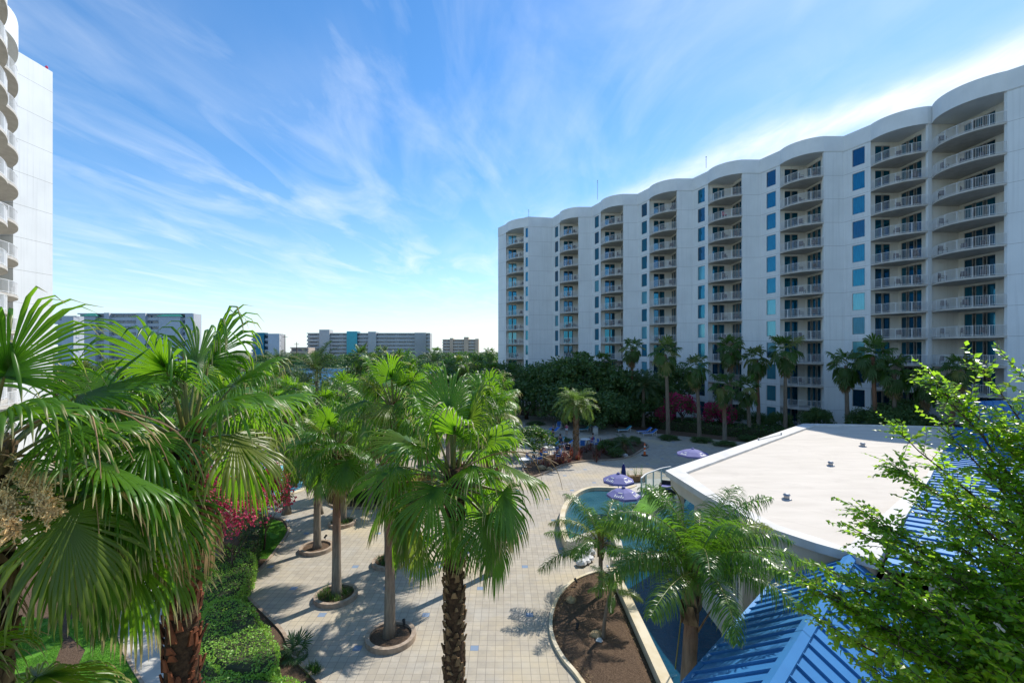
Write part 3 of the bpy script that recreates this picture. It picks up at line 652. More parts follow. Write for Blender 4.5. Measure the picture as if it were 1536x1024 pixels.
# panicle of straw flowers
def panicle(L,seed,n=150,drp=1.2):
    rg=random.Random(seed); b=MB(); pts=[]; d=Vector((1,0,.75)).normalized(); p=Vector()
    for k in range(9):
        pts.append(p.copy()); d=(d+Vector((0,0,-.14*drp))).normalized(); p=p+d*L/8
    b.tube(pts,[.012*(1-.7*k/8) for k in range(9)],5,1)
    for i in range(n):
        s=rg.uniform(4.5,8); k=min(7,int(s)); q=pts[k].lerp(pts[k+1],s-k); dd=Vector((rg.gauss(0,1),rg.gauss(0,1),rg.gauss(-.6,1))).normalized(); l=rg.uniform(.06,.2)
        r=q+dd*l; b.bar(q,r,.006,mi=0)
        for _ in range(14):
            c=q.lerp(r,rg.uniform(.2,1))+Vector([rg.gauss(0,.014) for _ in range(3)]); u=Vector([rg.gauss(0,1) for _ in range(3)]).normalized()*.014; w=u.orthogonal().normalized()*.009
            b.add([c-u,c-w,c+u,c+w],[(0,1,2,3)],0)
    return b.mesh('flower_stalk',[M['straw'],M['stalk']])
PAN=[panicle(1.3,3),panicle(1.6,9,190,1.6)]
def arching_stem(L,seed,up=1.1,g=.17,branches=4):
    rg=random.Random(seed); b=MB(); pts=[]; d=Vector((1,0,up)).normalized(); p=Vector()
    for k in range(15):
        pts.append(p.copy()); d=(d+Vector((0,rg.uniform(-.04,.04),-g*.6))).normalized(); p=p+d*L/14
    b.tube(pts,[.016*(1-.8*k/14)+.002 for k in range(15)],6,0)
    for i in range(branches):
        k=5+i*2+rg.randrange(2); q=pts[min(k,13)]; dd=(pts[min(k+1,14)]-q).normalized(); dd=(dd+Vector((0,rg.choice((-1,1))*.7,.1))).normalized(); pp=[]
        for m in range(8): pp.append(q.copy()); dd=(dd+Vector((0,0,-.3))).normalized(); q=q+dd*L*.055
        b.tube(pp,[.009*(1-.7*m/7)+.0015 for m in range(8)],5,0)
    return b.mesh('dry_stalk',[M['stalk']])
STEM=[arching_stem(2.2,2),arching_stem(1.8,6,.8,.26)]
def near_palm(loc,h,label,nf=32,scale=1.0,trunk=None,seed=1,top=84,bot=-62,group=None,lean=(0,0),az0=0,skip=None,dry=4):
    random.seed(seed); pl=empty('fan_palm',loc,0,label,'palm tree',group)
    link(trunk,'trunk',pl); tx,ty=lean
    for i in range(nf):
        t=i/(nf-1); e=top+(bot-top)*t**.92+random.uniform(-7,7); a=az0+i*2.39996+random.uniform(-.25,.25)
        if skip and e<skip[2] and skip[0]<(math.degrees(a)+180)%360-180<skip[1]: continue
        o=put_frond(pl,e,a,scale*random.uniform(.86,1.1)*(1 if t<.85 else .9),off=.06+.09*t); o.location=(o.location.x+tx,o.location.y+ty,h-.35*t)
    for i in range(dry):
        o=link(DRYF[i%3],'dry_frond',pl,(tx,ty,h-.45-.1*(i%3)),(R(random.uniform(-10,10)),R(random.uniform(0,22)),i*2.4+seed),(scale*random.uniform(.75,.95),)*3)
    # unopened spear leaves
    for k in range(2):
        b=MB(); b.tube([(0,0,0),(.03*k,.02,.6*scale),(.05*k,.04,1.15*scale)],[.03,.03,.004],6); sp=b.build('spear_leaf',M['petiole'],pl,loc=(tx,ty,h)); sp.rotation_euler=(R(random.uniform(-8,8)),R(random.uniform(-8,8)),k*2)
    return pl
# ---------------------------------------------------------------- the near and middle fan palms
TK={}
kmats=[M['fibre'],M['boot']]
tk=trunk_mesh('trunk',8.25,.2,.17,kmats,flare=1.2,boots=420,boot_from=.3,seed=4,rb=.045,boot_l=.1)
K=near_palm((-1.12,9.0,0),8.15,'large fan palm with rough bark of old leaf bases, front and centre before the plaza',24,1.05,tk,seed=21,top=86,bot=-12,dry=1)
# explicit hanging leaves seen in front of its trunk
for (e,a,s,z) in ((-8,R(205),1.05,7.85),(-8,R(-48),1.0,7.9),(-30,R(-22),1.05,7.75),(-8,R(2),1.05,7.95),(-30,R(232),.9,7.7),(12,R(165),1.05,8.0)):
    o=put_frond(K,e,a,s,off=.16); o.location.z=z
for k,(a,s) in enumerate(((R(-10),1.0),(R(185),.85))):
    link(STEM[k],'dry_stalk',K,(0,0,8.05),(0,0,a),(s,)*3)
link(PAN[0],'flower_stalk',K,(.1,.1,7.9),(0,0,R(170)),(.8,)*3)
tl2=trunk_mesh('trunk',9.3,.25,.2,[M['fibre'],M['boot_red']],lean=(.15,.0),flare=1.2,boots=420,boot_from=1,seed=8,rb=.05,boot_l=.15)
L2=near_palm((-5.05,7.0,0),9.25,'large fan palm with a shaggy red-brown trunk foot beside the clipped hedge',26,1.1,tl2,seed=33,top=78,bot=-30,lean=(.15,0),skip=(-70,62,8),dry=6)
tl1=trunk_mesh('trunk',9.45,.26,.22,[M['fibre'],M['boot']],flare=1.2,boots=330,boot_from=2,seed=11,rb=.07,boot_l=.17)
L1=near_palm((-5.75,5.0,0),9.25,'nearest fan palm with huge leaves and straw flower plumes at the left photo edge',26,1.08,tl1,seed=46,top=70,bot=-20,skip=(-80,2,30))
for k,(mesh,a,s,z) in enumerate(((STEM[0],R(-6),1.1,9.3),(STEM[1],R(6),1.1,9.2),(PAN[1],R(-20),.95,9.3),(PAN[0],R(-32),1.1,8.9),(PAN[1],R(-12),.95,8.5))):
    link(mesh,'dry_stalk' if k<2 else 'flower_stalk',L1,(0,0,z),(0,0,a),(s,)*3)
for (e,a,s,z) in ((30,R(8),1.15,8.9),(12,R(-12),1.15,8.8),(-8,R(22),1.15,8.8),(12,R(40),1.1,8.7)):
    o=put_frond(L1,e,a,s); o.location.z=z
tl3=trunk_mesh('trunk',6.3,.2,.17,[M['fibre'],M['boot']],boots=120,boot_from=2,seed=13,rb=.07)
L3=near_palm((-6.0,4.6,0),6.5,'low fan palm whose dark leaves fill the bottom left corner',12,1.0,tl3,seed=52,top=60,bot=0)
for (e,a,s,z) in ((-8,R(-100),1.2,8.8),(-30,R(-120),1.2,8.7),(-8,R(-150),1.2,8.7),(-30,R(-84),1.32,8.75),(-55,R(-98),1.0,8.6),(12,R(-75),1.15,8.9),(-55,R(-70),1.0,8.5)):
    o=put_frond(L2,e,a,s); o.location.z=z
# mid palms in round kerbed planters
tgr=lambda h,s,lean=(0,0): trunk_mesh('trunk',h,.2,.13,[M['trunk_red'],M['boot_red']],lean=lean,flare=1.35,boots=40,boot_from=h*.8,seed=s,rb=.05,boot_l=.1)
mid=[((-13.6,21.5),7.9,'fan palm behind the big left palms, over the pink oleanders',1.15,68,(0,0),'X2'),
     ((-7.46,19.7),6.35,'fan palm with a red-grey trunk in the grass-filled ring planter left of the plaza centre',1.2,61,(0,0),'P2'),
     ((-10.3,24.5),5.3,'fan palm in the small mulched ring planter with a garden spotlight, beside the lawn tip',1.15,62,(0,0),'P1'),
     ((-4.46,16.9),8.5,'fan palm with the straight trunk in the nearest bare mulch ring planter',1.12,63,(.12,0),'P3'),
     ((-6.1,22.9),7.3,'fan palm rising from the leafy ring planter hidden half behind the front trunk',1.2,64,(-.6,.2),'P4'),
     ((-10.3,28.3),5.2,'slim red-barked fan palm in the ring planter beside the green hedge block',1.1,65,(.05,0),'P5'),
     ((-.65,26.0),7.6,'fan palm in the ring planter right behind the shaggy centre palm',1.2,66,(-.6,0),'P6'),
     ((-1.0,21.9),7.4,'fan palm whose trunk hides exactly behind the shaggy centre trunk',1.2,69,(-.3,0),'P7')]
for (x,y),h,lab,s,sd_,ln,_ in mid:
    near_palm((x,y,0),h,lab,30,s,tgr(h+.1,sd_,ln),seed=sd_,top=84,bot=-24,lean=ln)
# rougher two-tone trunk skirt in front palm P2
# merged crowns for palms farther off
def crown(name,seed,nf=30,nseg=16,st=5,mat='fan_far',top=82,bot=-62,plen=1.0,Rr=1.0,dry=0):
    rg=random.Random(seed); lib=[]
    for j,e in enumerate(ELV): lib.append(fan(e,seed*13+j,plen=plen,Rr=Rr,nseg=nseg,st=st,tube=False,droop=.7))
    lm=LM()
    for i in range(nf):
        t=i/(nf-1); e=top+(bot-top)*t+rg.uniform(-8,8); j=min(range(8),key=lambda q:abs(ELV[q]-e)); a=i*2.4+rg.uniform(-.3,.3)
        Mx=Matrix.Translation((0,0,-.3*t))@rotz(a,R(ELV[j]-e),rg.uniform(.8,1.1),0,R(rg.uniform(-15,15))); lm.merge(lib[j],Mx,rg.random())
    for i in range(dry):
        Mx=Matrix.Translation((0,0,-.5-rg.random()*.5))@rotz(rg.uniform(0,7),R(rg.uniform(15,30)),rg.uniform(.6,.9)); v=lib[7]; w=(v[0],v[1],v[2],v[3],np.full(len(v[4]),1)); lm.merge(w,Mx,rg.random())
    return lm.mesh('crown',[M[mat],M['fan_dry']])
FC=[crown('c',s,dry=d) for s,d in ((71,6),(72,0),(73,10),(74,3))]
FCS=[crown('c',s,mat='fan',nseg=24,nf=28) for s in (81,82)]
def fcrown(seed,nf,mat,L,e0,e1,ll,arcd,lw=.035,nl=40,hang=.45,plum=.5,vee=.5,scale=1):
    rg=random.Random(seed); lm=LM(); lib=[feather(e,seed*5+j,L=L,nl=nl,ll=ll,lw=lw,arcd=arcd,hang=hang,plum=plum,vee=vee,st=3,tube=True) for j,e in enumerate((85,65,45,25,5,-15,-35))]; ev=(85,65,45,25,5,-15,-35)
    for i in range(nf):
        t=i/(nf-1); e=e0+(e1-e0)*t+rg.uniform(-7,7); j=min(range(7),key=lambda q:abs(ev[q]-e)); lm.merge(lib[j],rotz(i*2.4+rg.uniform(-.3,.3),R(ev[j]-e),rg.uniform(.85,1.1)),rg.random())
    return lm.mesh('crown',[M[mat],M['petiole']])
DATE=[fcrown(5,44,'date',3.4,82,-25,.5,60,.05,36),fcrown(6,40,'date',3.0,82,-20,.45,60,.05,32)]
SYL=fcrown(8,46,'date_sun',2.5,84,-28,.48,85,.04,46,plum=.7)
def tmesh(h,r0,r1,s,mat='trunk_grey',boots=0,bm='boot',bf=.5,lean=(0,0)): return trunk_mesh('trunk',h,r0,r1,[M[mat],M[bm]],boots=boots,boot_from=h*bf,seed=s,n=9,rb=.08,lean=lean)
def far_palm(x,y,h,label,me,scale=1,group=None,tm=None,rz=None,name='fan_palm',cat='palm tree',lean=(0,0),z0=0):
    p=empty(name,(x,y,z0),0,label,cat,group)
    link(tm or tmesh(h,.19,.14,int(x*7)%97,lean=lean),'trunk',p)
    link(me,'crown',p,(lean[0],lean[1],h),(0,0,random.uniform(0,6) if rz is None else rz),(scale,)*3); return p
random.seed(5)
# shaded row before the hotel: px of trunk foot, py of foot, px of crown centre, py of crown centre, scale
rowp=[(948,600,948,523,1.15,66,'small-crowned fan palm tight against the hotel wall, leftmost of the shaded row'),
 (1002,657,998,532,1.25,None,'tall slim fan palm with a pale lower trunk, first beside the blue lounger'),
 (1049,660,1043,553,1.1,None,'stout fan palm between the two magenta bougainvillea trees'),
 (1087,665,1085,580,1.05,None,'fan palm with an orange dead leaf hanging under its crown'),
 (1096,640,1096,522,1.3,62,'fan palm tight against the hotel, between the orange-leafed palm and the tall pair'),
 (1124,655,1120,585,1.1,None,'short fan palm just left of the tall pair of the row'),
 (1138,650,1134,540,1.2,None,'tall fan palm with a brown trunk rising by the ground floor window'),
 (1178,640,1178,528,1.35,56,'tallest-crowned fan palm right beside the third balcony column'),
 (1271,640,1269,548,1.3,53,'dark fan palm behind the far rim of the flat roof, leftmost of the four there'),
 (1313,645,1309,535,1.3,50,'thick-trunked fan palm behind the flat roof'),
 (1342,642,1341,558,1.2,49,'fan palm in front of the hotel shrubs behind the flat roof'),
 (1389,645,1388,575,1.1,47,'low fan palm under the wide balconies behind the flat roof'),
 (1425,640,1440,552,1.0,44,'fan palm crown showing above the leafy tree tip at the right'),
 (770,640,768,560,1.0,80,'fan palm in the dark grove at the far end of the hotel'),
 (905,640,905,545,1.2,72,'fan palm sticking out of the dark oak grove'),
 (875,640,868,540,1.0,78,'smaller fan palm behind the dark oak grove'),]
for i,(bx,by,cx,cy,s,Y,lab) in enumerate(rowp):
    if Y is None: Y=G(bx,by)[1]
    x=(bx-CX)/F*Y; top=V(cx,cy,Y); ln=(top.x-x,0); h=top.z
    far_palm(x,Y,h,lab,FC[i%4],s*1.0,'fan palms in the shade before the hotel',tmesh(h,.26,.17,i,'trunk_grey' if i%3 else 'trunk_red',boots=24,bf=.75,lean=ln),lean=ln)
# feather palm in shade (965,575) and bright one by the shade edge
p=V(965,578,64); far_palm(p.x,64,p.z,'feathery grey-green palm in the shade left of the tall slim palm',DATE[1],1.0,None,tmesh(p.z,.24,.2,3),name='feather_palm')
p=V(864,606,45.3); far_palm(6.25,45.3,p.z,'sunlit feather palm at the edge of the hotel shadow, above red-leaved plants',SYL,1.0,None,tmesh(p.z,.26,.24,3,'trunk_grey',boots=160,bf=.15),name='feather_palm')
# small cycad-like palm in the island bed
cyc=fcrown(9,22,'date',1.5,70,-5,.28,60,.035,26)
gx,gy=G(937,682); far_palm(gx,gy,1.1,'low dark feather palm in the shaded island bed by the orange delineator',cyc,1.05,None,tmesh(1.1,.2,.17,3,'trunk_grey',boots=40,bf=.1),name='feather_palm')
# palms beyond the plaza on the left half, down to the lagoon
bg=[(303,560,38,1.2,0,'fan'),(418,552,62,1.1,2,'date'),(475,560,48,1.15,1,'date'),(521,590,33,1.05,0,'fan'),(478,612,30,1.0,1,'fan'),(560,588,36,1.0,1,'fan'),
 (542,538,75,1.35,1,'far'),(562,545,84,1.3,3,'far'),(598,548,60,1.35,2,'far'),(573,530,95,1.2,0,'far'),(622,560,52,1.1,0,'far'),(648,565,47,1.0,1,'fan'),(650,545,120,1.5,1,'date'),(690,548,105,1.6,3,'far'),
 (672,552,90,1.2,0,'far'),(716,548,98,1.5,2,'far'),(740,560,82,1.3,3,'far'),(722,575,70,1.2,1,'far'),(630,600,34,.95,0,'fan'),(440,590,36,.95,1,'fan'),(404,575,44,1.1,0,'fan'),(430,630,30,1.1,0,'fan'),(556,640,31,1.1,0,'fan'),(640,640,33,1.1,1,'fan'),(455,655,38,1.1,1,'fan'),(535,618,40,1.1,0,'fan'),(598,640,40,1.1,1,'fan'),(672,610,42,1.1,0,'fan'),(385,610,34,1.1,1,'fan'),(340,600,38,1.1,0,'fan'),(720,625,48,1.0,1,'fan'),(706,590,46,1.0,2,'far'),(744,602,50,.9,0,'far'),
 (385,560,70,1.2,3,'far'),(360,548,90,1.2,2,'far'),(170,560,55,1.2,3,'far'),(215,575,40,1.1,0,'fan'),(655,530,150,1.3,3,'far'),(735,530,140,1.3,0,'far'),(120,565,60,1.2,1,'far')]
kindl={'fan':('bright green fan palm','fan_palm'),'far':('mid green fan palm','fan_palm'),'date':('dark feathery date palm','feather_palm')}
wherel=['by the left tower','above the left leaf tips','over the pool corner','behind the ring planters','between the ring planters and the lagoon','at the lagoon shore','in front of the small tan block','beside the far end of the hotel']
for i,(cx,cy,Y,s,k,kd) in enumerate(bg):
    p=V(cx,cy,Y); h=max(p.z,3.0); me={'fan':FCS[i%2],'far':FC[k],'date':DATE[i%2]}[kd]
    lab='%s %s, crown %d from the left'%(kindl[kd][0],'before the lagoon' if Y<100 else 'on the lagoon shore',1+sorted(range(len(bg)),key=lambda q:bg[q][0]).index(i))
    far_palm(p.x,Y,h,lab,me,s,'palms between the plaza and the lagoon',tmesh(h,.22,.16,i,'trunk_red' if kd=='fan' else 'trunk_grey',boots=20,bf=.7),name=kindl[kd][1])
# ---------------------------------------------------------------- queen palms by the moat
QF={}
QE=[82,66,50,34,18,0,-20]
for j,e in enumerate(QE):
    for k in range(2):
        lm=LM(); lm.merge(feather(e,300+j*3+k,L=2.7,nl=104,ll=.68,lw=.021,arcd=(70,85)[k] if e>30 else 40,hang=.8,plum=1.0,vee=.3,st=5,start=.14,rad=.026),Matrix.Identity(4)); QF[(j,k)]=lm.mesh('frond',[M['feather'],M['petiole']])
def queen(loc,h,label,nf,scale,trunk,seed,top=82,bot=-15,lean=(0,0)):
    random.seed(seed); pl=empty('queen_palm',loc,0,label,'palm tree'); link(trunk,'trunk',pl)
    for i in range(nf):
        t=i/(nf-1); e=top+(bot-top)*t**.9+random.uniform(-6,6); j=min(range(7),key=lambda q:abs(QE[q]-e)); a=i*2.4+random.uniform(-.25,.25)
        link(QF[(j,random.randrange(2))],'frond',pl,(math.cos(a)*.07+lean[0],math.sin(a)*.07+lean[1],h-.12*t),(R(random.uniform(-10,10)),R(QE[j]-e),a),(scale*random.uniform(.85,1.08),)*3)
    return pl
q1=V(1045,850,12.6)
queen((q1.x-.25,12.6,0),q1.z,'big glossy queen palm rising from the dark moat beside the blue metal roof',23,1.12,trunk_mesh('trunk',q1.z+.1,.24,.15,[M['trunk_red'],M['boot']],lean=(.25,0),flare=1.1,boots=18,boot_from=q1.z-1.7,seed=5,rb=.14,boot_l=.75),91,lean=(.25,0),bot=14)
q2=V(902,812,19.6)
queen((3.75,19.6,0),q2.z,'smaller queen palm at the top of the mulch bed, leaves hanging over the curved pond',15,1.0,trunk_mesh('trunk',q2.z+.1,.1,.08,[M['trunk_grey'],M['boot']],boots=8,boot_from=q2.z-.8,seed=6,rb=.08,boot_l=.4),93)
q3=V(922,880,16.9); b3=G(905,962)
queen((b3[0],b3[1],0),q3.z-.15,'young thin queen palm with a bent stem in the middle of the mulch bed',9,.42,trunk_mesh('trunk',q3.z,.075,.05,[M['trunk_grey'],M['boot']],lean=(.4,.3),seed=6),94,top=75,bot=0,lean=(.4,.3))
# a single drooping young leaf over the blue water, on its own tall stem
dl=empty('palm_seedling',(3.95,16.2,0),0,'single drooping palm leaf on a tall thin stem before the blue pool','plant')
p0=Vector((5.25,14.9,.3)); p1=V(1026,800,14.6); p2=V(1021,752,14.4); p3=V(1008,730,14.2)
dl.location=(p0.x,p0.y,0); o_=Vector((p0.x,p0.y,0))
b=MB(); b.tube([p-o_ for p in smooth_line([p0,p0.lerp(p1,.5)+Vector((.1,0,.1)),p1,p2,p3],5)],.022,6); b.build('stem',M['petiole'],dl)
lm=LM(); lm.merge(feather(-10,777,L=.9,nl=26,ll=.3,lw=.03,arcd=60,hang=.9,plum=.5,st=3),Matrix.Identity(4)); link(lm.mesh('leaf',[M['feather'],M['petiole']]),'leaf',dl,tuple(p3-o_),(0,0,R(165)))
# ---------------------------------------------------------------- broadleaf plants
def rnd_unit(rs,n):
    v=rs.normal(size=(n,3)); return v/np.linalg.norm(v,axis=1)[:,None]
def leaf_quads(lm,c,size,rs,asp=.55,up=.0,mi=0,rr=None,nrm_=None):
    n=len(c); a=rnd_unit(rs,n); 
    if nrm_ is not None: a=a*.75+nrm_*.9
    a[:,2]+=up; a/=np.linalg.norm(a,axis=1)[:,None]
    b=np.cross(a,rnd_unit(rs,n)); b/=np.linalg.norm(b,axis=1)[:,None]; d=np.cross(a,b)
    s=(size*rs.uniform(.65,1.3,n))[:,None]; w=s*asp*.5; l=s*.5
    v=np.stack([c-b*l,c+d*w-b*l*.1,c+b*l,c-d*w-b*l*.1],1).reshape(-1,3); f=np.arange(n*4).reshape(-1,4)
    r=rs.random(n) if rr is None else rr
    lm.add(v,f,np.zeros(n*4),np.repeat(r,4),mi)
def leafball(seed,rx,ry,rz,ncl,nleaf,size,cl=.3,hollow=.45,mat='oak',asp=.55,flow=None,fl=.0,flat=.0):
    "crown of leaf clumps with gaps"
    rs=np.random.RandomState(seed); lm=LM(); d=rnd_unit(rs,ncl); d[:,2]=np.where(d[:,2]<-.4,-d[:,2],d[:,2]); rad=rs.uniform(hollow,1,ncl)**.7
    cen=d*rad[:,None]*np.array([rx,ry,rz]); sz=rs.uniform(.6,1.25,ncl)*cl*min(rx,ry)
    per=max(4,nleaf//ncl)
    for i in range(ncl):
        u=rnd_unit(rs,per); r=rs.uniform(.35,1,per)**.5; p=cen[i]+u*r[:,None]*sz[i]*np.array([1,1,.75])
        k=rs.random(per); mi=0
        rr=np.mod(.5*rs.random(per)+.5*rs.random(),1)
        leaf_quads(lm,p,size,rs,asp,rr=rr,nrm_=u)
        if flow:
            m=int(per*fl*rs.uniform(.3,1.6)); u=rnd_unit(rs,max(m,1)); p=cen[i]+u*sz[i]*1.02; leaf_quads(lm,p,size*.9,rs,.9,mi=1)
    return lm.mesh('crown',[M[mat]]+([M[flow]] if flow else []),smooth=False)
def limbs(h,r,seed,spread,n=6,top=None,mat='bark'):
    rg=random.Random(seed); b=MB(); b.tube([(0,0,0),(.05,.02,h*.35),(.1,-.05,h*.6)],[r,r*.75,r*.6],8)
    for i in range(n):
        a=i*2.4+rg.uniform(-.4,.4); l=spread*rg.uniform(.6,1); z=h*rg.uniform(.3,.55)
        b.tube([(.05,0,z),(math.cos(a)*l*.4,math.sin(a)*l*.4,z+h*.2),(math.cos(a)*l*.9,math.sin(a)*l*.9,h*rg.uniform(.75,1.05))],[r*.5,r*.3,r*.08],6)
    return b.mesh('trunk',M[mat],True)
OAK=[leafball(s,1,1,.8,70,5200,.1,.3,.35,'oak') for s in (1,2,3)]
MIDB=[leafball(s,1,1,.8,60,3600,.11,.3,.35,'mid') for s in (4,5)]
LIMB=[limbs(1.9,.09,s,1.0) for s in (1,2)]
def tree(x,y,r,zc,label,me,group=None,name='leafy_tree',cat='tree',sz=1.0,seed=0):
    t=empty(name,(x,y,0),0,label,cat,group); rg=random.Random(seed)
    o=link(LIMB[seed%2],'trunk',t,(0,0,0),(0,0,rg.random()*6),(r*.9,r*.9,zc/1.6)); 
    link(me,'crown',t,(0,0,zc),(0,0,rg.random()*6),(r,r,r*sz)); return t
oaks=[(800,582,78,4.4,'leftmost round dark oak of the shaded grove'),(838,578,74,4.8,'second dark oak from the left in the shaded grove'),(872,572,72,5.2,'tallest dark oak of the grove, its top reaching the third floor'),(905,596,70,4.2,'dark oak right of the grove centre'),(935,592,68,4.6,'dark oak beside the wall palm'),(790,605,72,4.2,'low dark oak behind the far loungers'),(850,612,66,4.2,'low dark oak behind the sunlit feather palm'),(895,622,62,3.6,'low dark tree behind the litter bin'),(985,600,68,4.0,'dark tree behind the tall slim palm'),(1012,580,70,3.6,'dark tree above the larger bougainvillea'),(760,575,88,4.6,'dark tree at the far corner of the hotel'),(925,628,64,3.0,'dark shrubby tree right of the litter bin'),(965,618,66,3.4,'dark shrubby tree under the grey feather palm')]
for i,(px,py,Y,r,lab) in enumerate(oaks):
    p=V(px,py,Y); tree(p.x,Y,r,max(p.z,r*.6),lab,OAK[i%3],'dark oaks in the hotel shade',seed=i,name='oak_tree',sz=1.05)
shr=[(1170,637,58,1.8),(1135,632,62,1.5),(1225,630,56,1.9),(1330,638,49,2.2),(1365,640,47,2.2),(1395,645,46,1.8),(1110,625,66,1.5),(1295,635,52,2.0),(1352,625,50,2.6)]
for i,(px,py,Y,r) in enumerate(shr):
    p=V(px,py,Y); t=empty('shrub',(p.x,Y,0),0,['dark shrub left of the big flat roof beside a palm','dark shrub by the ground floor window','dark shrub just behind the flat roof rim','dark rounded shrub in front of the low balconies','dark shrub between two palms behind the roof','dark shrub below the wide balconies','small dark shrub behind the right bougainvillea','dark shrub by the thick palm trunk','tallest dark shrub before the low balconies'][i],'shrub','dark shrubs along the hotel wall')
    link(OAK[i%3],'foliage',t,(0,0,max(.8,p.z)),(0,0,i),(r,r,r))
bou=[(1022,612,62,2.15,'magenta bougainvillea tree, the larger and left of the two'),(1080,622,60,2.0,'magenta bougainvillea tree, the right of the two under the palms'),(995,625,63,1.2,'low magenta bougainvillea bush at the foot of the tall slim palm')]
for i,(px,py,Y,r,lab) in enumerate(bou):
    p=V(px,py,Y); me=leafball(30+i,1,1,.85,46,2600,.1,.3,.4,'oak',.7,'magenta',1.3); tree(p.x,Y,r,max(p.z,r*.8),lab,me,None,'bougainvillea','tree',seed=i)
# belt of trees between plaza and lagoon / beyond
belt=[(100,585,60,4.5),(150,580,75,5),(235,585,70,5),(300,575,85,5),(340,585,60,4),(395,590,58,3.8),(430,580,75,4.2),(455,605,50,3.0),(500,600,60,3.6),(540,575,80,4.2),(585,600,48,3.),(610,585,70,3.8),(640,590,58,3.2),(670,580,85,4.5),(700,600,56,3.2),(725,595,66,3.6),(745,585,80,4.2),(655,610,42,2.3),(690,618,42,2.2),(740,622,54,2.6),(705,560,115,5),(640,553,190,6),(735,552,150,6),(620,550,210,6),(480,545,180,6),(520,543,230,6),(560,543,240,6),(600,541,260,6),(665,541,250,7),(700,541,230,7),(735,541,240,7),(440,543,230,6),(400,543,240,6),(350,543,230,6),(310,545,200,6),(675,541,300,7),(640,540,320,6)]
for i,(px,py,Y,r) in enumerate(belt):
    p=V(px,py,Y); me=(MIDB[i%2] if i%3 else OAK[i%3])
    n=1+sorted(range(len(belt)),key=lambda q:belt[q][0]).index(i)
    if Y>=140: t=empty('leafy_tree',(p.x,Y,0),0,'distant rounded tree on the far lagoon shore, tree %d from the left'%n,'tree','trees of the far shore'); link(LIMB[i%2],'trunk',t,(0,0,0),(0,0,i),(r*.9,r*.9,max(p.z,2)/1.6)); link(me,'crown',t,(0,0,max(p.z,r*.5)),(0,0,i*1.3),(r*1.5,r,r*.8))
    else: tree(p.x,Y,r,max(p.z,r*.5),'leafy green tree under the palms, tree %d from the left'%n,me,'trees between plaza and lagoon',seed=i,sz=.85)
# ---------------------------------------------------------------- hedges
def hedge(name,poly,h,label,mat,leaf=.05,dens=420,seed=0,bulge=.12,z0=0,cat='hedge'):
    rs=np.random.RandomState(seed); rg=random.Random(seed)
    P=[Vector((p.x,p.y)) for p in smooth_line(poly,5,True)]
    b=MB(); n=len(P); cx=sum(p.x for p in P)/n; cy=sum(p.y for p in P)/n
    def ins(p,k): 
        d=Vector((p.x-cx,p.y-cy)); l=d.length; return (cx+d.x*(1-k/max(l,.5)),cy+d.y*(1-k/max(l,.5)))
    rings=[[(*ins(p,.12),z0) for p in P],[(*ins(p,.1),z0+h*.72) for p in P],[(*ins(p,.3),z0+h*.9) for p in P]]
    vs=sum(rings,[]); fs=[]
    for k in range(2):
        for i in range(n): j=(i+1)%n; fs.append((k*n+i,k*n+j,(k+1)*n+j,(k+1)*n+i))
    fs.append(tuple(range(2*n,3*n))); 
    o=empty(name,(0,0,0),0,label,cat)
    b.add(vs,fs); b.build('branches',M['core'],o)  # dark solid hull under the leaves, shade painted in its colour
    # leaf shell
    minx=min(p.x for p in P);maxx=max(p.x for p in P);miny=min(p.y for p in P);maxy=max(p.y for p in P)
    def inside(x,y):
        c=False; j=n-1
        for i in range(n):
            if ((P[i].y>y)!=(P[j].y>y)) and x<(P[j].x-P[i].x)*(y-P[i].y)/(P[j].y-P[i].y)+P[i].x: c=not c
            j=i
        return c
    def edged(x,y): return min(((P[i]-Vector((x,y))).length for i in range(0,n)),default=1)
    pts=[];nr=[]
    area=(maxx-minx)*(maxy-miny); N=int(area*dens)
    for _ in range(N):
        x=rg.uniform(minx,maxx); y=rg.uniform(miny,maxy)
        if not inside(x,y): continue
        e=min(1,edged(x,y)/.45); nz=mnoise.noise(Vector((x*.9,y*.9,seed)))*bulge*1.6+mnoise.noise(Vector((x*3,y*3,seed)))*bulge*.5
        pts.append((x,y,z0+h*(.8+.2*math.sqrt(e))+nz+rg.uniform(-.09,.05))); nr.append((0,0,1))
    per=sum((P[(i+1)%n]-P[i]).length for i in range(n)); 
    for _ in range(int(per*h*dens*1.1)):
        i=rg.randrange(n); p=P[i].lerp(P[(i+1)%n],rg.random()); d=Vector((p.x-cx,p.y-cy)).normalized(); z=rg.uniform(0,1)
        k=bulge*mnoise.noise(Vector((p.x*1.5,p.y*1.5,z*2+seed)))*1.5+rg.uniform(-.12,.03)
        pts.append((p.x+d.x*k,p.y+d.y*k,z0+z*h*.92)); nr.append((d.x,d.y,.4))
    lm=LM(); leaf_quads(lm,np.array(pts),leaf,rs,.6,nrm_=np.array(nr)*.8)
    link(lm.mesh('foliage',[M[mat]],False),'foliage',o); return o
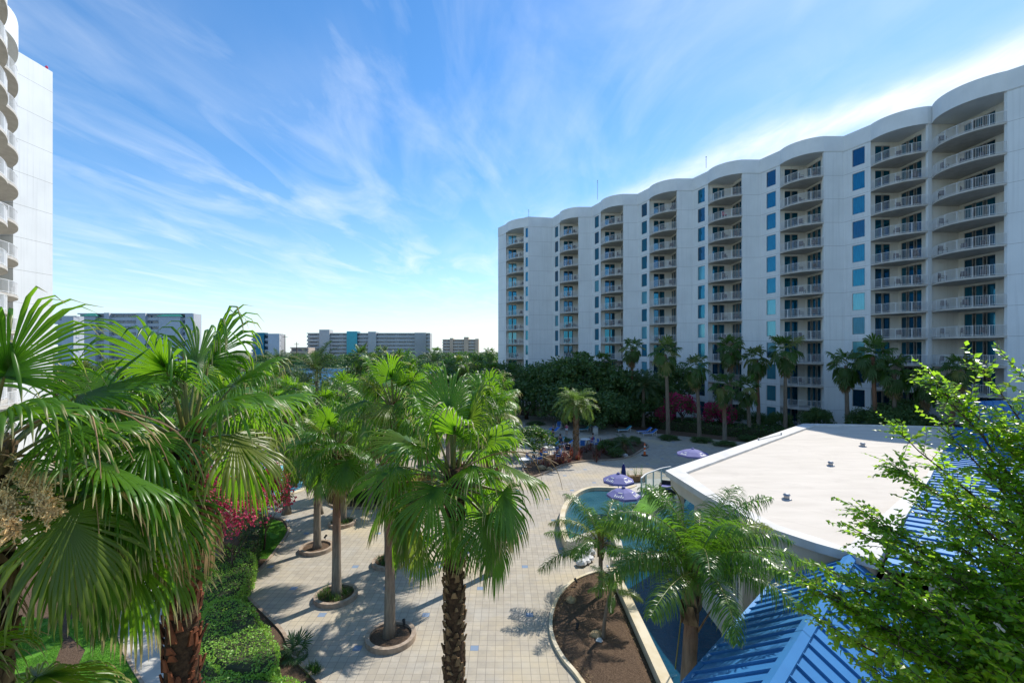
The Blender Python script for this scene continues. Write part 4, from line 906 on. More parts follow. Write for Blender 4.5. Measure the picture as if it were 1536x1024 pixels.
def tuft_mesh(seed,n,l,w,mat,spread=1,st=4):
    rg=random.Random(seed); lm=LM(); V_=[];F_=[];T_=[]
    for i in range(n):
        a=rg.uniform(0,2*PI); el=R(rg.uniform(35,85)); L=l*rg.uniform(.6,1.1); p=np.array([rg.gauss(0,.05*spread),rg.gauss(0,.05*spread),0]); d=np.array([math.cos(a)*math.cos(el),math.sin(a)*math.cos(el),math.sin(el)]); s=np.array([-math.sin(a),math.cos(a),0]); b0=len(V_)
        for k in range(st):
            t=k/(st-1); ww=w*(math.sin(PI*(.15+.8*t))*.5+.02); V_+=[p-s*ww,p+s*ww]; T_+=[t,t]; p=p+d*L/(st-1); d=nrm(d+np.array([0,0,-.28]))
        for k in range(st-1): q=b0+2*k; F_.append((q,q+1,q+3,q+2))
    lm.add(V_,F_,T_,np.repeat(np.array([rg.random() for _ in range(n)]),2*st)); return lm
def tuft_bed(pts,seed,n,l,w,mat,name,parent=None,z=0):
    rg=random.Random(seed); lib=[tuft_mesh(seed+i,n,l,w,mat).cat() for i in range(3)]; lm=LM()
    for (x,y) in pts: lm.merge(lib[rg.randrange(3)],Matrix.Translation((x,y,z))@rotz(rg.uniform(0,6),0,rg.uniform(.7,1.2)),rg.random())
    return link(lm.mesh(name,[M[mat]]),name,parent)
# ---------------------------------------------------------------- ground, water, beds
g3=lambda L,h=0.0:[G(x,y,h) for x,y in L]
sheet('ground',[(-2500,-300),(2500,-300),(2500,5000),(-2500,5000)],-.03,M['far_ground'])
sheet('lagoon_water',[(-260,118),(-30,112),(-5,128),(30,150),(60,200),(70,285),(-260,290)],-.02,M['lagoon'])
sheet('plaza',[(-46,-6),(46,-6),(46,52),(12,90),(-3,104),(-40,104),(-46,60)],0,M['paving'])
edge=smooth_line(g3([(520,1075),(472,1018),(440,985),(425,950),(396,920),(370,893),(373,872),(398,845),(424,812),(433,795),(426,780),(405,774),(372,768),(330,770)]),5)
E2=[(p.x,p.y) for p in edge]
sheet('garden_bed_soil',E2+[(-26,27),(-30,10),(-8,6)],.008,M['mulch'])
kb=MB(); ribbon(kb,E2,.12,0,.07); tag(kb.build('garden_kerb',M['kerb']),'thin tan kerb edging the garden bed along the plaza','kerb')
lawn1=g3([(388,838),(402,838),(424,810),(430,795),(424,783),(404,778),(384,782),(380,805)]); sheet('lawn',lawn1,.02,M['grass'])
lawn2=g3([(104,930),(150,915),(172,925),(178,955),(190,990),(212,1030),(150,1060),(112,1010),(128,975),(100,950)]); sheet('lawn',lawn2,.02,M['grass'])
lawn3=g3([(30,925),(85,930),(95,960),(80,1000),(60,1060),(-60,1060),(-30,960)]); sheet('lawn',lawn3,.02,M['grass'])
pathp=g3([(182,900),(176,930),(180,960),(192,990),(216,1030),(245,1075),(345,1075),(310,1000),(285,950),(262,905),(262,870),(215,860)]); sheet('path',pathp,.024,M['concrete'])
pl=[(p.x,p.y) for p in smooth_line(g3([(182,895),(176,930),(180,960),(192,990),(216,1030),(245,1075)]),5)]
kb=MB(); ribbon(kb,pl,.09,0,.06); tag(kb.build('path_kerb',M['kerb']),'narrow kerb between the left lawn and the pale path','kerb')
def inpoly(x,y,P):
    c=False; j=len(P)-1
    for i in range(len(P)):
        if ((P[i][1]>y)!=(P[j][1]>y)) and x<(P[j][0]-P[i][0])*(y-P[i][1])/(P[j][1]-P[i][1])+P[i][0]: c=not c
        j=i
    return c
M['blade']=leafmat('grass_blade',(.07,.21,.02),(.12,.31,.03),(.22,.5,.04),rough=.5,tmix=.35)
def turf(polys,dens,seed,l=.055):
    rg=random.Random(seed); rs=np.random.RandomState(seed); lm=LM()
    for P in polys:
        xs=[p[0] for p in P]; ys=[p[1] for p in P]; A_=(max(xs)-min(xs))*(max(ys)-min(ys)); pts=[]
        for _ in range(int(A_*dens)):
            x=rg.uniform(min(xs),max(xs)); y=rg.uniform(min(ys),max(ys))
            if inpoly(x,y,P) and mnoise.noise(Vector((x*1.3,y*1.3,seed)))>-.35: pts.append((x,y))
        if not pts: continue
        c=np.array(pts); n=len(c); a=rs.uniform(0,2*PI,n); w=.007; d=np.stack([np.cos(a),np.sin(a)],1); h=rs.uniform(.5,1.2,n)*l; ln=rs.normal(0,.02,(n,2))
        z0=np.full(n,.018); v=np.stack([np.c_[c-d*w,z0],np.c_[c+d*w,z0],np.c_[c+d*w*.3+ln,z0+h],np.c_[c-d*w*.3+ln,z0+h]],1).reshape(-1,3)
        lm.add(v,np.arange(n*4).reshape(-1,4),np.zeros(n*4),np.repeat(rs.random(n),4))
    o=link(lm.mesh('lawn_grass',[M['blade']],False),'lawn_grass'); tag(o,'short bright green turf of the lawns beside the garden path','grass',kind='stuff')
turf([lawn1,lawn2,lawn3],1500,3,.05)
# swimming pool corner at the left
pool=g3([(462,720),(455,733),(430,742),(400,746),(340,738),(325,708),(380,692),(425,697),(452,709)]); P=[(p.x,p.y) for p in smooth_line(pool,5,True)]
sheet('pool_water',P,.03,M['pool']); kb=MB(); ribbon(kb,P,.45,0,.06,True); tag(kb.build('pool_coping',M['coping']),'pale stone rim of the light blue swimming pool','coping')
# ring planters
def planter(px,py,rpx,kind,label,seed):
    x,y=G(px,py); r=rpx/(F*CAMZ/(py-HY)/1)*0+rpx*y/F
    e=empty('ring_planter',(x,y,0),0,label,'planter')
    b=MB(); ring=[(math.cos(k*PI/20)*r,math.sin(k*PI/20)*r) for k in range(40)]; ribbon(b,ring,.16,0,.2,True); b.build('kerb',M['kerb'],e)
    b=MB(); b.lathe([(r-.05,.1),(r*.6,.13),(.05,.16),(0,.16)],24); b.build('mulch',M['mulch'],e,True)
    if kind: 
        rg=random.Random(seed); pts=[(math.cos(a)*q,math.sin(a)*q) for a,q in ((rg.uniform(0,7),r*rg.uniform(.3,.85)) for _ in range(46 if kind=='full' else 16))]
        tuft_bed(pts,seed,12,.34,.016,'hedge_dark','foliage',e,.12)
    return e
planter(475,824,22,None,'bare mulch ring planter with a tiny spotlight near the lawn tip',1)
planter(504,896,28.5,'full','ring planter filled with tufts of dark green grass',2)
planter(586,958,34,'','nearest ring planter with bare mulch and a black spotlight',3)
planter(584,845,23,'full','leafy ring planter half hidden behind the straight trunk',4)
planter(513,786,18,'some','farthest left ring planter with a few green tufts beside the hedge',5)
planter(750.6,808,26,'full','ring planter behind the shaggy centre palm',6)
def spot(x,y,rz,label,z=.13):
    b=MB(); b.tube([(0,0,0),(0,0,.22)],.014,6); b.tube([(-.07,0,.2),(.07,0,.32)],[.045,.06],10); b.tube([(.07,0,.32),(.085,0,.335)],[.06,.05],10)
    o=b.build('garden_spotlight',M['rubber'],None,loc=(x,y,z),rot=(0,0,rz)); tag(o,label,'spotlight')
x,y=G(606,948); spot(x,y,2,'black garden spotlight in the nearest ring planter'); x,y=G(488,815); spot(x,y,1,'tiny black spotlight in the small ring planter by the lawn')
x,y=G(864,880); spot(x,y,2.2,'black garden spotlight at the top edge of the mulch bed',.03); x,y=G(866,950); spot(x,y,1.2,'black garden spotlight in the middle of the mulch bed',.03)
# mulch bed by the moat
mb=smooth_line(g3([(905,857),(885,862),(862,872),(844,888),(832,908),(826,935),(830,962),(845,990),(868,1018)])+[(2.7,13.2),(3.6,11.8),(4.5,10.9)],5); MBp=[(p.x,p.y) for p in mb]
b=MB(); cxm,cym=3.6,17; vs_=[]; n=len(MBp)
full=MBp+[(4.56,12.5),(4.56,15),(4.56,18),(4.56,20.5),(4.56,21.9)]
b.add([(x,y,.03) for x,y in full]+[(cxm+(x-cxm)*.6,cym+(y-cym)*.6,.16) for x,y in full],[(i,(i+1)%len(full),len(full)+(i+1)%len(full),len(full)+i) for i in range(len(full))]+[tuple(range(len(full),2*len(full)))])
tag(b.build('mulch_bed',M['mulch'],smooth=False),kind='structure')
kb=MB(); ribbon(kb,MBp,.13,0,.12); tag(kb.build('bed_kerb',M['coping']),'pale curved kerb around the mulch bed beside the moat','kerb')
# loose chips
rs=np.random.RandomState(5); lm=LM(); pts=[]
rg=random.Random(4)
while len(pts)<9000:
    x=rg.uniform(1.3,4.5); y=rg.uniform(11,22)
    if inpoly(x,y,full): pts.append((x,y,.05+.12*max(0,1-math.hypot((x-cxm)/2.2,(y-cym)/5.5))))
leaf_quads(lm,np.array(pts),.06,rs,.4,nrm_=np.array([(0,0,1)]*len(pts))*1.2)
M['chip']=leafmat('mulch_chip',(.12,.075,.045),(.32,.22,.14),(.1,.05,.02),rough=.9,tmix=.02,spec=.1)
tag(link(lm.mesh('mulch_chips',[M['chip']],False),'mulch_chips'),'loose brown bark chips covering the bed by the moat','mulch',kind='stuff')
def rock(x,y,s,label,m='rock',seed=0,z=.1,name='rock',group=None):
    b=MB(); rg=random.Random(seed); prof=[(0,-.4),(.6,-.3),(1,0),(.85,.45),(.4,.7),(0,.75)]; b.lathe(prof,9)
    b.v=[tuple(Vector(v)*s*(1+.35*mnoise.noise(Vector(v)*1.7+Vector((seed*3.1,0,0))))) for v in b.v]
    o=b.build(name,M[m],None,loc=(x,y,z),rot=(0,0,seed)); tag(o,label,'rock',group)
x,y=G(857,905); rock(x,y,.24,'yellowish rock near the rim of the mulch bed',seed=1); x,y=G(893,958); rock(x,y,.26,'tan rock at the foot of the thin bent palm',seed=2); x,y=G(899,966); rock(x,y,.16,'flat pale rock in front of the tan rock in the mulch bed','rock_white',seed=3)
# moat with its coping
def box(name,x0,x1,y0,y1,z0,z1,m,label=None,cat=None,kind=None):
    b=MB(); b.box(x0,x1,y0,y1,z0,z1); o=b.build(name,m); return tag(o,label,cat,kind=kind)
box('moat_coping',4.56,4.93,9,21.95,0,.38,M['coping'],'long straight cream coping between mulch bed and dark moat','coping')
sheet('moat_water',[(4.93,8),(7.76,8),(7.76,22.3),(4.93,22.3)],.12,M['moat'])
# curved upper pond
cp=[(p.x,p.y) for p in smooth_line([G(x,y,.55) for x,y in [(852,812),(846,797),(843,780),(846,762),(855,747),(869,736),(888,730),(915,730),(940,731)]]+[(9.2,34.6)],5)]
fw=[(4.6,22.15),(7.9,22.6)]
front=[(3.25,25.2),(4.2,25.75),(5.4,25.9)]
pond=cp[::-1]+[(p[0],p[1]) for p in front[:1]]+[(5.3,24.9),(5.0,22.3),(7.9,22.4),(9.1,23.0),(15.5,29.2),(12.5,33.5)]
sheet('pond_water',pond,.3,M['pond'])
kb=MB(); ribbon(kb,cp,.3,0,.55); tag(kb.build('pond_coping',M['coping']),'curved cream coping wall around the teal pond','coping')
kb=MB(); ribbon(kb,[(cp[0][0],cp[0][1]-.1),(4.3,25.35),(5.35,25.6),(5.55,24.2),(5.3,22.5)],.32,0,.62); tag(kb.build('pond_wall',M['plaster']),'low cream wall closing the pond above the white rocks','wall')
kb=MB(); ribbon(kb,[(4.75,22.1),(8.3,22.75)],.35,0,.62); tag(kb.build('moat_head_wall',M['plaster']),'short pale wall across the head of the dark moat','wall')
sheet('moat_water',[(7.0,23.1),(8.8,23.1),(19.5,33),(14,34.5),(11.5,30.5),(9.6,28.5)],.306,M['moat'])
ter=[(p.x,p.y) for p in smooth_line([G(x,y,.6) for x,y in [(948,768),(958,752),(962,742),(975,735),(995,728),(1012,728),(1012,740),(1000,752),(985,764),(966,776)]],4,True)]
b=MB(); b.prism(ter,.0,.6,0); o=b.build('lawn_terrace',M['plaster']); tag(o,kind='structure')
t2=[(x*.985+.14,y*.99+.3) for x,y in ter]; sheet('lawn',t2,.612,M['grass']); turf2=t2
ter2=[(7.3,34.9),(8.4,32.7),(9.6,33.4),(12.5,34.2),(15.5,34.5),(15,36.5),(10,36.4)]
b=MB(); b.prism(ter2,0,.5); tag(b.build('terrace_slab',M['concrete']),kind='structure')
# white rocks beside the pond wall
rg=random.Random(12)
for i in range(9):
    x,y=G(872+i%3*7+rg.uniform(-2,2),848-i*3.2); rock(x,y,.2+.1*rg.random(),'flat white rock in the little heap beside the pond wall','rock_white',20+i,.12,'white_rock','white rocks heaped beside the pond wall')
# glass balustrade
gb=empty('glass_balustrade',(8.2,30.8,0),0,'curved balustrade with white posts and glass panels behind the small terrace lawn','railing')
gp=[(p.x-8.2,p.y-30.8) for p in smooth_line([G(962,748,.6),G(969,741,.6),G(980,736,.6),G(992,731,.6),G(1006,728,.6)],4)]
b=MB()
for i in range(len(gp)-1): b.bar((*gp[i],2.0),(*gp[i+1],2.0),.09,.06); b.bar((*gp[i],.7),(*gp[i+1],.7),.05,.05)
b.build('top_rail',M['white'],gb)
for i in range(0,len(gp),4):
    b=MB(); b.box(-.04,.04,-.04,.04,.6,2.0); b.build('post',M['white'],gb,loc=(gp[i][0],gp[i][1],0))
for i in range(0,len(gp)-4,4):
    b=MB()
    for k in range(4): a,c=gp[i+k],gp[i+k+1]; b.add([(*a,.75),(*c,.75),(*c,1.94),(*a,1.94)],[(0,1,2,3)])
    b.build('glass_panel',M['clearglass'],gb)
# wicker sofa
e=empty('wicker_sofa',(11.2,32.2,.61),R(-25),'black wicker sofa with a blue cushion on the terrace lawn','sofa')
b=MB(); b.box(-.8,.8,-.35,.35,0,.38); b.box(-.8,.8,.3,.42,.38,.8); b.box(-.92,-.78,-.35,.42,0,.6); b.box(.78,.92,-.35,.42,0,.6); b.build('frame',M['black'],e)
b=MB(); b.box(-.76,.76,-.33,.28,.385,.52); b.build('cushion',M['canvas'],e)
# hedges and bushes on the left
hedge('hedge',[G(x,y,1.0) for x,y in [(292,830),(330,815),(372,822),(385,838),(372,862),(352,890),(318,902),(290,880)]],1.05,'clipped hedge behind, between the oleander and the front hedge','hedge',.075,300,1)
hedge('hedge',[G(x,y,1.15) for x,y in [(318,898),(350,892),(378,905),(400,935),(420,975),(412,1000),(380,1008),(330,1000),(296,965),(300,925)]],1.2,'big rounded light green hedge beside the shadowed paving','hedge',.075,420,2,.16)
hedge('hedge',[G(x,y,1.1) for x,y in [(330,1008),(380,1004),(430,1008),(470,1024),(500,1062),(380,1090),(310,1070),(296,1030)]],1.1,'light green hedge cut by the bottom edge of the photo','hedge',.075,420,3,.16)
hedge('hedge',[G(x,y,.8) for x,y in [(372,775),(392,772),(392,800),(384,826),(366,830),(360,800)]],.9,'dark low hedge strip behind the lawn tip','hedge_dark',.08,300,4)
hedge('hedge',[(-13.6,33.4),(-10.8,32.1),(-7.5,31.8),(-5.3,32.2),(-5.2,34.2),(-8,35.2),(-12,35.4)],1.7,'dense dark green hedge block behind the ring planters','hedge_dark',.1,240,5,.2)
bd=g3([(484,742),(492,757),(520,763),(600,762),(680,762),(690,745),(660,728),(500,728)]); sheet('hedge_bed_soil',bd,.012,M['mulch']); Pb=[(p.x,p.y) for p in smooth_line(bd,4,True)]; kb=MB(); ribbon(kb,Pb,.14,0,.14,True); tag(kb.build('bed_kerb',M['kerb']),'kerb of the soil bed under the dark hedge block','kerb')
li=g3([(700,772),(728,786),(755,788),(772,778),(776,755),(762,738),(715,735)]); sheet('lawn',li,.02,M['grass'])
# oleanders
def oleander(px,py,Y,r,label,seed,me=None,flow='pink'):
    p=V(px,py,Y); t=empty('oleander_bush',(p.x,Y,0),0,label,'bush')
    link(limbs(1.6,.04,seed,1.0,7),'stems',t,(0,0,0),(0,0,0),(r,r,max(.5,p.z/1.7)))
    link(leafball(seed,1,1,1.0,60,3800,.085,.28,.3,'hedge_dark',.35,flow,1.0),'foliage',t,(0,0,p.z),(0,0,0),(r,r,r*1.1))
oleander(345,775,20.5,1.5,'pink flowering oleander under the big left palms, the fuller one',3); oleander(396,745,24.5,1.45,'pink flowering oleander at the pool side behind the lawn tip',4); oleander(300,740,22,1.2,'pink oleander mostly hidden behind hanging palm leaves',6)
# saw palmetto tuft at the bed edge
x,y=G(446,985); t=empty('palmetto',(x,y,0),0,'small spiky palmetto on the plaza edge by the front hedge','plant'); lib=[fan(e,500+e,plen=.35,Rr=.42,nseg=16,st=4,tube=True,droop=.1,pr=.006) for e in (70,40,20)]; lm=LM()
for i in range(13): lm.merge(lib[i%3],rotz(i*2.4,R(random.uniform(-10,10)),random.uniform(.7,1.1)),random.random())
link(lm.mesh('leaves',[M['hedge_dark'],M['petiole']]),'leaves',t)
o=tuft_bed([G(472+random.uniform(-7,7),1008+random.uniform(-6,6)) for _ in range(14)],77,12,.3,.02,'hedge_dark','grass_tuft'); tag(o,'low leafy green tuft beside the palmetto','plant')
# island bed in the shade edge with red-leaved plants
isl=[(p.x,p.y) for p in smooth_line(g3([(795,716),(825,707),(848,697),(880,692),(920,690),(946,685),(962,676),(972,669),(958,661),(930,657),(903,662),(872,671),(845,680),(812,688),(785,700)]),5,True)]
sheet('island_bed_soil',isl,.03,M['mulch']); kb=MB(); ribbon(kb,isl,.14,0,.14,True); tag(kb.build('bed_kerb',M['kerb']),'curved kerb of the island bed at the shadow line','kerb')
random.seed(15)
for i in range(34):
    px=random.uniform(808,905); py=random.uniform(668,694)+ (905-px)*.1; x,y=G(px,py)
    if i==0: cm=[tuft_mesh(900+k,26,.8,.045,'cordyline',1.5).mesh('red_plant',[M['cordyline']]) for k in range(3)]
    o=link(cm[i%3],'red_leaved_plant',None,(x,y,.05),(0,0,i),(random.uniform(.8,1.3),)*3); tag(o,'red-brown leafy plant in the drift under the sunlit feather palm','plant','red-leaved plants of the island bed')
for i,(px,py,r,lab) in enumerate(((911,680,1.15,'round green shrub left in the shaded island bed'),(931,672,1.0,'round green shrub right of its twin in the island bed'),(950,668,.9,'dark purple low shrub beside the orange delineator'),(925,686,.8,'low spreading shrub at the kerb of the island bed'))):
    x,y=G(px,py); t=empty('shrub',(x,y,0),0,lab,'shrub'); link(OAK[i%3] if i else MIDB[0],'foliage',t,(0,0,r*.55),(0,0,i),(r,r,r*.8))
for i,(px,py,s,lab) in enumerate(((930,683,.4,'pale rock in the island bed between the shrubs'),(938,685,.3,'smaller pale rock at the island bed kerb'),(812,704,.4,'tan rock at the sunny tip of the island bed'),(824,706,.3,'small tan rock beside the red plants'))): x,y=G(px,py); rock(x,y,s,lab,'rock' if i>1 else 'rock_white',40+i)
p=V(800,668,46); t=empty('leafy_tree',(p.x,46,0),0,'light green leafy bush-tree beside the tables, lit by the sun','tree'); link(LIMB[0],'trunk',t,(0,0,0),(0,0,0),(1.6,1.6,.9)); link(MIDB[0],'crown',t,(0,0,1.6),(0,0,0),(2.3,2.3,1.7))
# shaded hedge and beds along the hotel
hb=[(14,70),(24,60),(33,52.5),(42,47),(44,50),(36,58),(27,68),(16,80)]; sheet('shade_bed_soil',[(12,72),(17.5,60),(24,55.5),(31,51),(42,44),(46,50),(36,60),(27,70),(17,83),(8,88),(0,90),(-8,84),(2,76)],.012,M['mulch'])
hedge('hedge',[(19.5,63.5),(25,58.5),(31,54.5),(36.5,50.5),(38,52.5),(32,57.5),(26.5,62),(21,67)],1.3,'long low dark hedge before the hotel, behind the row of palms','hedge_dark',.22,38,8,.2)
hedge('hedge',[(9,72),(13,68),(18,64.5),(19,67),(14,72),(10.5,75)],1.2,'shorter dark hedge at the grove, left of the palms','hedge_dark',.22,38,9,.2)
for i,(px,py) in enumerate(((1003,659),(1050,662),(1088,668),(1124,660),(843,662),(803,637))):
    x,y=G(px,py); t=empty('ground_shrub',(x,y,0),0,['low dark ring of plants at the foot of the slim pale palm','low dark plants at the foot of the stout palm','low dark plants under the orange-leafed palm','low dark plants beside the roof corner','low dark plants under the palm near the loungers','low dark plants by the farthest loungers'][i],'shrub'); link(OAK[i%3],'foliage',t,(0,0,.15),(0,0,i),(1.3,1.3,.45))
# ---------------------------------------------------------------- restaurant with flat roof
rest=empty('restaurant_building',(8,15.7,0),0,'low cream restaurant under a wide flat white roof beside the moat','building'); RO=Vector((8,15.7))
rel=lambda L:[(x-8,y-15.7) for x,y in L]
roof=[(7.62,23.0),(7.95,19),(8.57,15.6),(9.35,14.3),(10.35,13.1),(19.8,21.9),(34.6,36.3),(32,36.9),(28,37.6),(23.9,38.0)]
roof=rel(roof)
def inset(P,d):
    n=len(P); out=[]
    for i in range(n):
        a,b,c=Vector(P[i-1]),Vector(P[i]),Vector(P[(i+1)%n]); e1=(b-a).normalized(); e2=(c-b).normalized(); n1=Vector((-e1.y,e1.x)); n2=Vector((-e2.y,e2.x)); m=(n1+n2); m=m/max(.3,m.length_squared/2)*1.0
        out.append((b.x+m.x*d*1.0,b.y+m.y*d*1.0))
    return out
inn=inset(roof,.85); i2=inset(roof,.16); n=len(roof)
for k_ in (5,6,7,8): inn[k_]=i2[k_]
i3=inset(roof,.5)
for k_ in (1,2,3): inn[k_]=i3[k_]
inn[4]=((inn[3][0]+i2[4][0])/2,(inn[3][1]+i2[4][1])/2); b=MB(); zt,zb,zm=4.6,4.33,4.48
b.add([(*p,zb) for p in roof]+[(*p,zt) for p in roof]+[(*p,zt) for p in inn]+[(*p,zm) for p in inn],
  [(i,(i+1)%n,n+(i+1)%n,n+i) for i in range(n)]+[(n+i,n+(i+1)%n,2*n+(i+1)%n,2*n+i) for i in range(n)]+[(2*n+i,2*n+(i+1)%n,3*n+(i+1)%n,3*n+i) for i in range(n)]+[tuple(range(n))[::-1]])
b.build('roof_parapet',M['parapet'],rest)
b=MB(); b.add([(*p,zm-.002) for p in inset(roof,.15)],[tuple(range(n))]); b.build('roof',M['membrane'],rest)
f2=inset(roof,.22); b=MB(); b.prism(f2,3.72,4.327); b.build('fascia',M['plaster'],rest)
wl=rel([(9.0,22.9),(8.3,15.9),(10.5,13.3),(20.2,22.6),(34.0,36.0),(24.5,37.2)]); b=MB()
for i in range(len(wl)):
    p0,p1=wl[i],wl[(i+1)%len(wl)]; L=math.dist(p0,p1)
    if i==0: wall(b,p0,p1,0,3.75,[(.5+k*1.6,1.9+k*1.6,1.1,3.2) for k in range(4)],depth=.12)
    elif i==5: wall(b,p0,p1,0,3.75,[(1+k*2.6,3.1+k*2.6,.5,3.1) for k in range(7)],depth=.12)
    else: wall(b,p0,p1,0,3.75)
b.build('wall',M['plaster'],rest)
for (i,s,w,h,z,c,st) in ((0,.5,1.4,2.1,1.1,4,1.6),(5,1,2.1,2.6,.5,7,2.6)):
    p0,p1=Vector(wl[i]),Vector(wl[(i+1)%6]); d=(p1-p0).normalized(); me=glazing('window',[(0,w)],h,[M['white'],M['glass_dark']])
    for k in range(c): p=p0+d*(s+k*st); link(me,'window',rest,(p.x,p.y,z),(0,0,math.atan2(d.y,d.x)))
b=MB(); b.box(-.25,-.02,-.6,6.8,0,1.02); b.build('parapet_wall',M['plaster'],rest)
for (x,y) in ((-.02,.2),(-.02,3.4),(.1,6.6)):
    b=MB(); b.box(x-.14,x+.14,y-.14,y+.14,1.02,3.72); b.build('column',M['plaster'],rest)
for i,(px,py,r) in enumerate(((1180,748,.13),(1246,698,.13),(1294,669,.15))):
    x,y=G(px,py,4.5); b=MB(); b.lathe([(r*1.5,0),(r*1.3,.05),(r*.8,.06),(r*.8,.16),(r*1.1,.18),(r*.7,.25),(0,.26)],12); tag(b.build('roof_vent',M['metal'],None,loc=(x,y,4.478)),['nearest small round vent on the flat roof','middle small round vent on the flat roof','farthest small round vent on the flat roof'][i],'vent')
b=MB(); 
for px,py in ((1172,652),(1138,660)):
    x,y=G(px,py,4.6); b.tube([(x,y,4.6),(x,y,4.75)],.05,8)
x0=Vector((*G(1138,660,4.6),4.64)); x1=Vector((*G(1172,652,4.6),4.64)); b.tube([x0,x0.lerp(x1,.5)+Vector((.05,0,0)),x1],.02,6); tag(b.build('roof_cable',M['metal']),'thin cable with two clips on the flat roof rim','cable')
# ---------------------------------------------------------------- standing seam roofs
def seam_plane(b,P0,U,W,lu,lw,sp,th=.045,fa=0):
    "rect plane: origin P0, ridge direction U, down-slope direction W"
    U=Vector(U).normalized(); W=Vector(W).normalized(); N=U.cross(W).normalized(); N=N if N.z>0 else -N
    c=[P0,P0+U*lu,P0+U*lu+W*lw,P0+W*lw]; c2=[p-N*.05 for p in c]
    b.add(c+c2,[(0,1,2,3),(7,6,5,4),(0,4,5,1),(1,5,6,2),(2,6,7,3),(3,7,4,0)],0)
    k=sp*.4
    while k<lu:
        a=P0+U*k; q=[a-U*.018,a+U*.018,a+U*.018+W*lw,a-U*.018+W*lw]; b.add(q+[p+N*th for p in q],[(4,5,6,7),(0,1,5,4),(1,2,6,5),(2,3,7,6),(3,0,4,7)],0); k+=sp
d45=Vector((.708,.706,0)).normalized(); r1=Vector((4.35,8.05,4.45)); Lr=8.0
gr=empty('pavilion_building',(0,0,0),0,'blue gabled metal roof wing at the bottom of the photo, over cream walls','building')
pitch=Vector((-.706,.708,0))*1.9+Vector((0,0,-1.25)); b=MB(); seam_plane(b,r1.copy(),d45,pitch,Lr,pitch.length,.46,.055); b.build('roof_slope',M['bluemetal'],gr)
pitch2=Vector((.706,-.708,0))*2.6+Vector((0,0,-1.7)); b=MB(); seam_plane(b,r1.copy(),d45,pitch2,Lr,pitch2.length,.46,.055); b.build('roof_slope',M['bluemetal'],gr)
b=MB(); up=Vector((0,0,.075)); q=Vector((-.706,.708,-.52)).normalized()*.17; q2=Vector((.706,-.708,-.52)).normalized()*.17
for k in range(3):
    s=r1+d45*(k*Lr/3-.03); t=r1+d45*((k+1)*Lr/3+.02); o_=Vector((0,0,.008*k)); b.add([s+q+up+o_,s+up*1.3+o_,s+q2+up+o_,t+q+up+o_,t+up*1.3+o_,t+q2+up+o_,s+q+o_,t+q+o_,s+q2+o_,t+q2+o_],[(0,1,4,3),(1,2,5,4),(6,0,3,7),(2,8,9,5)],0)
b.build('ridge_cap',M['bluemetal'],gr)
w0=r1+d45*.5; b=MB(); e1=w0+Vector((-.706,.708,0))*1.6; e2=w0+Vector((.706,-.708,0))*2.3; e3=e2+d45*6.8; e4=e1+d45*6.3
b.prism([(e1.x,e1.y),(e2.x,e2.y),(e3.x,e3.y),(e4.x,e4.y)][::1],0,3.05); b.build('wall',M['plaster'],gr)
b=MB(); b.bar(r1+pitch+d45*-.05,r1+pitch+d45*Lr,.12,.1); b.build('gutter',M['bluemetal'],gr)
br=empty('blue_roof_building',(20,18,0),0,'wide blue standing-seam metal roof to the right of the flat white roof','building'); BO=Vector((20,18,0))
b=MB(); dn=Vector((.706,-.708,.045)); seam_plane(b,Vector((10.4,12.95,4.5))-BO,Vector((.7174,.6967,0)),dn,34.0,22,.6,.06); b.build('roof_slope',M['bluemetal'],br)
b=MB(); s=Vector((34.65,36.35,4.5))-BO; seam_plane(b,s+Vector((5.2,4.4,1.6)),Vector((.98,-.2,.06)),Vector((-.62,-.74,-.3)),24,7,.6,.06); b.build('roof_slope',M['bluemetal'],br)
b=MB(); b.prism([(x-20,y-18) for x,y in [(11.6,12.9),(26,-1),(48,20.5),(40,38),(34.9,36)]],0,4.3); b.build('wall',M['plaster'],br)
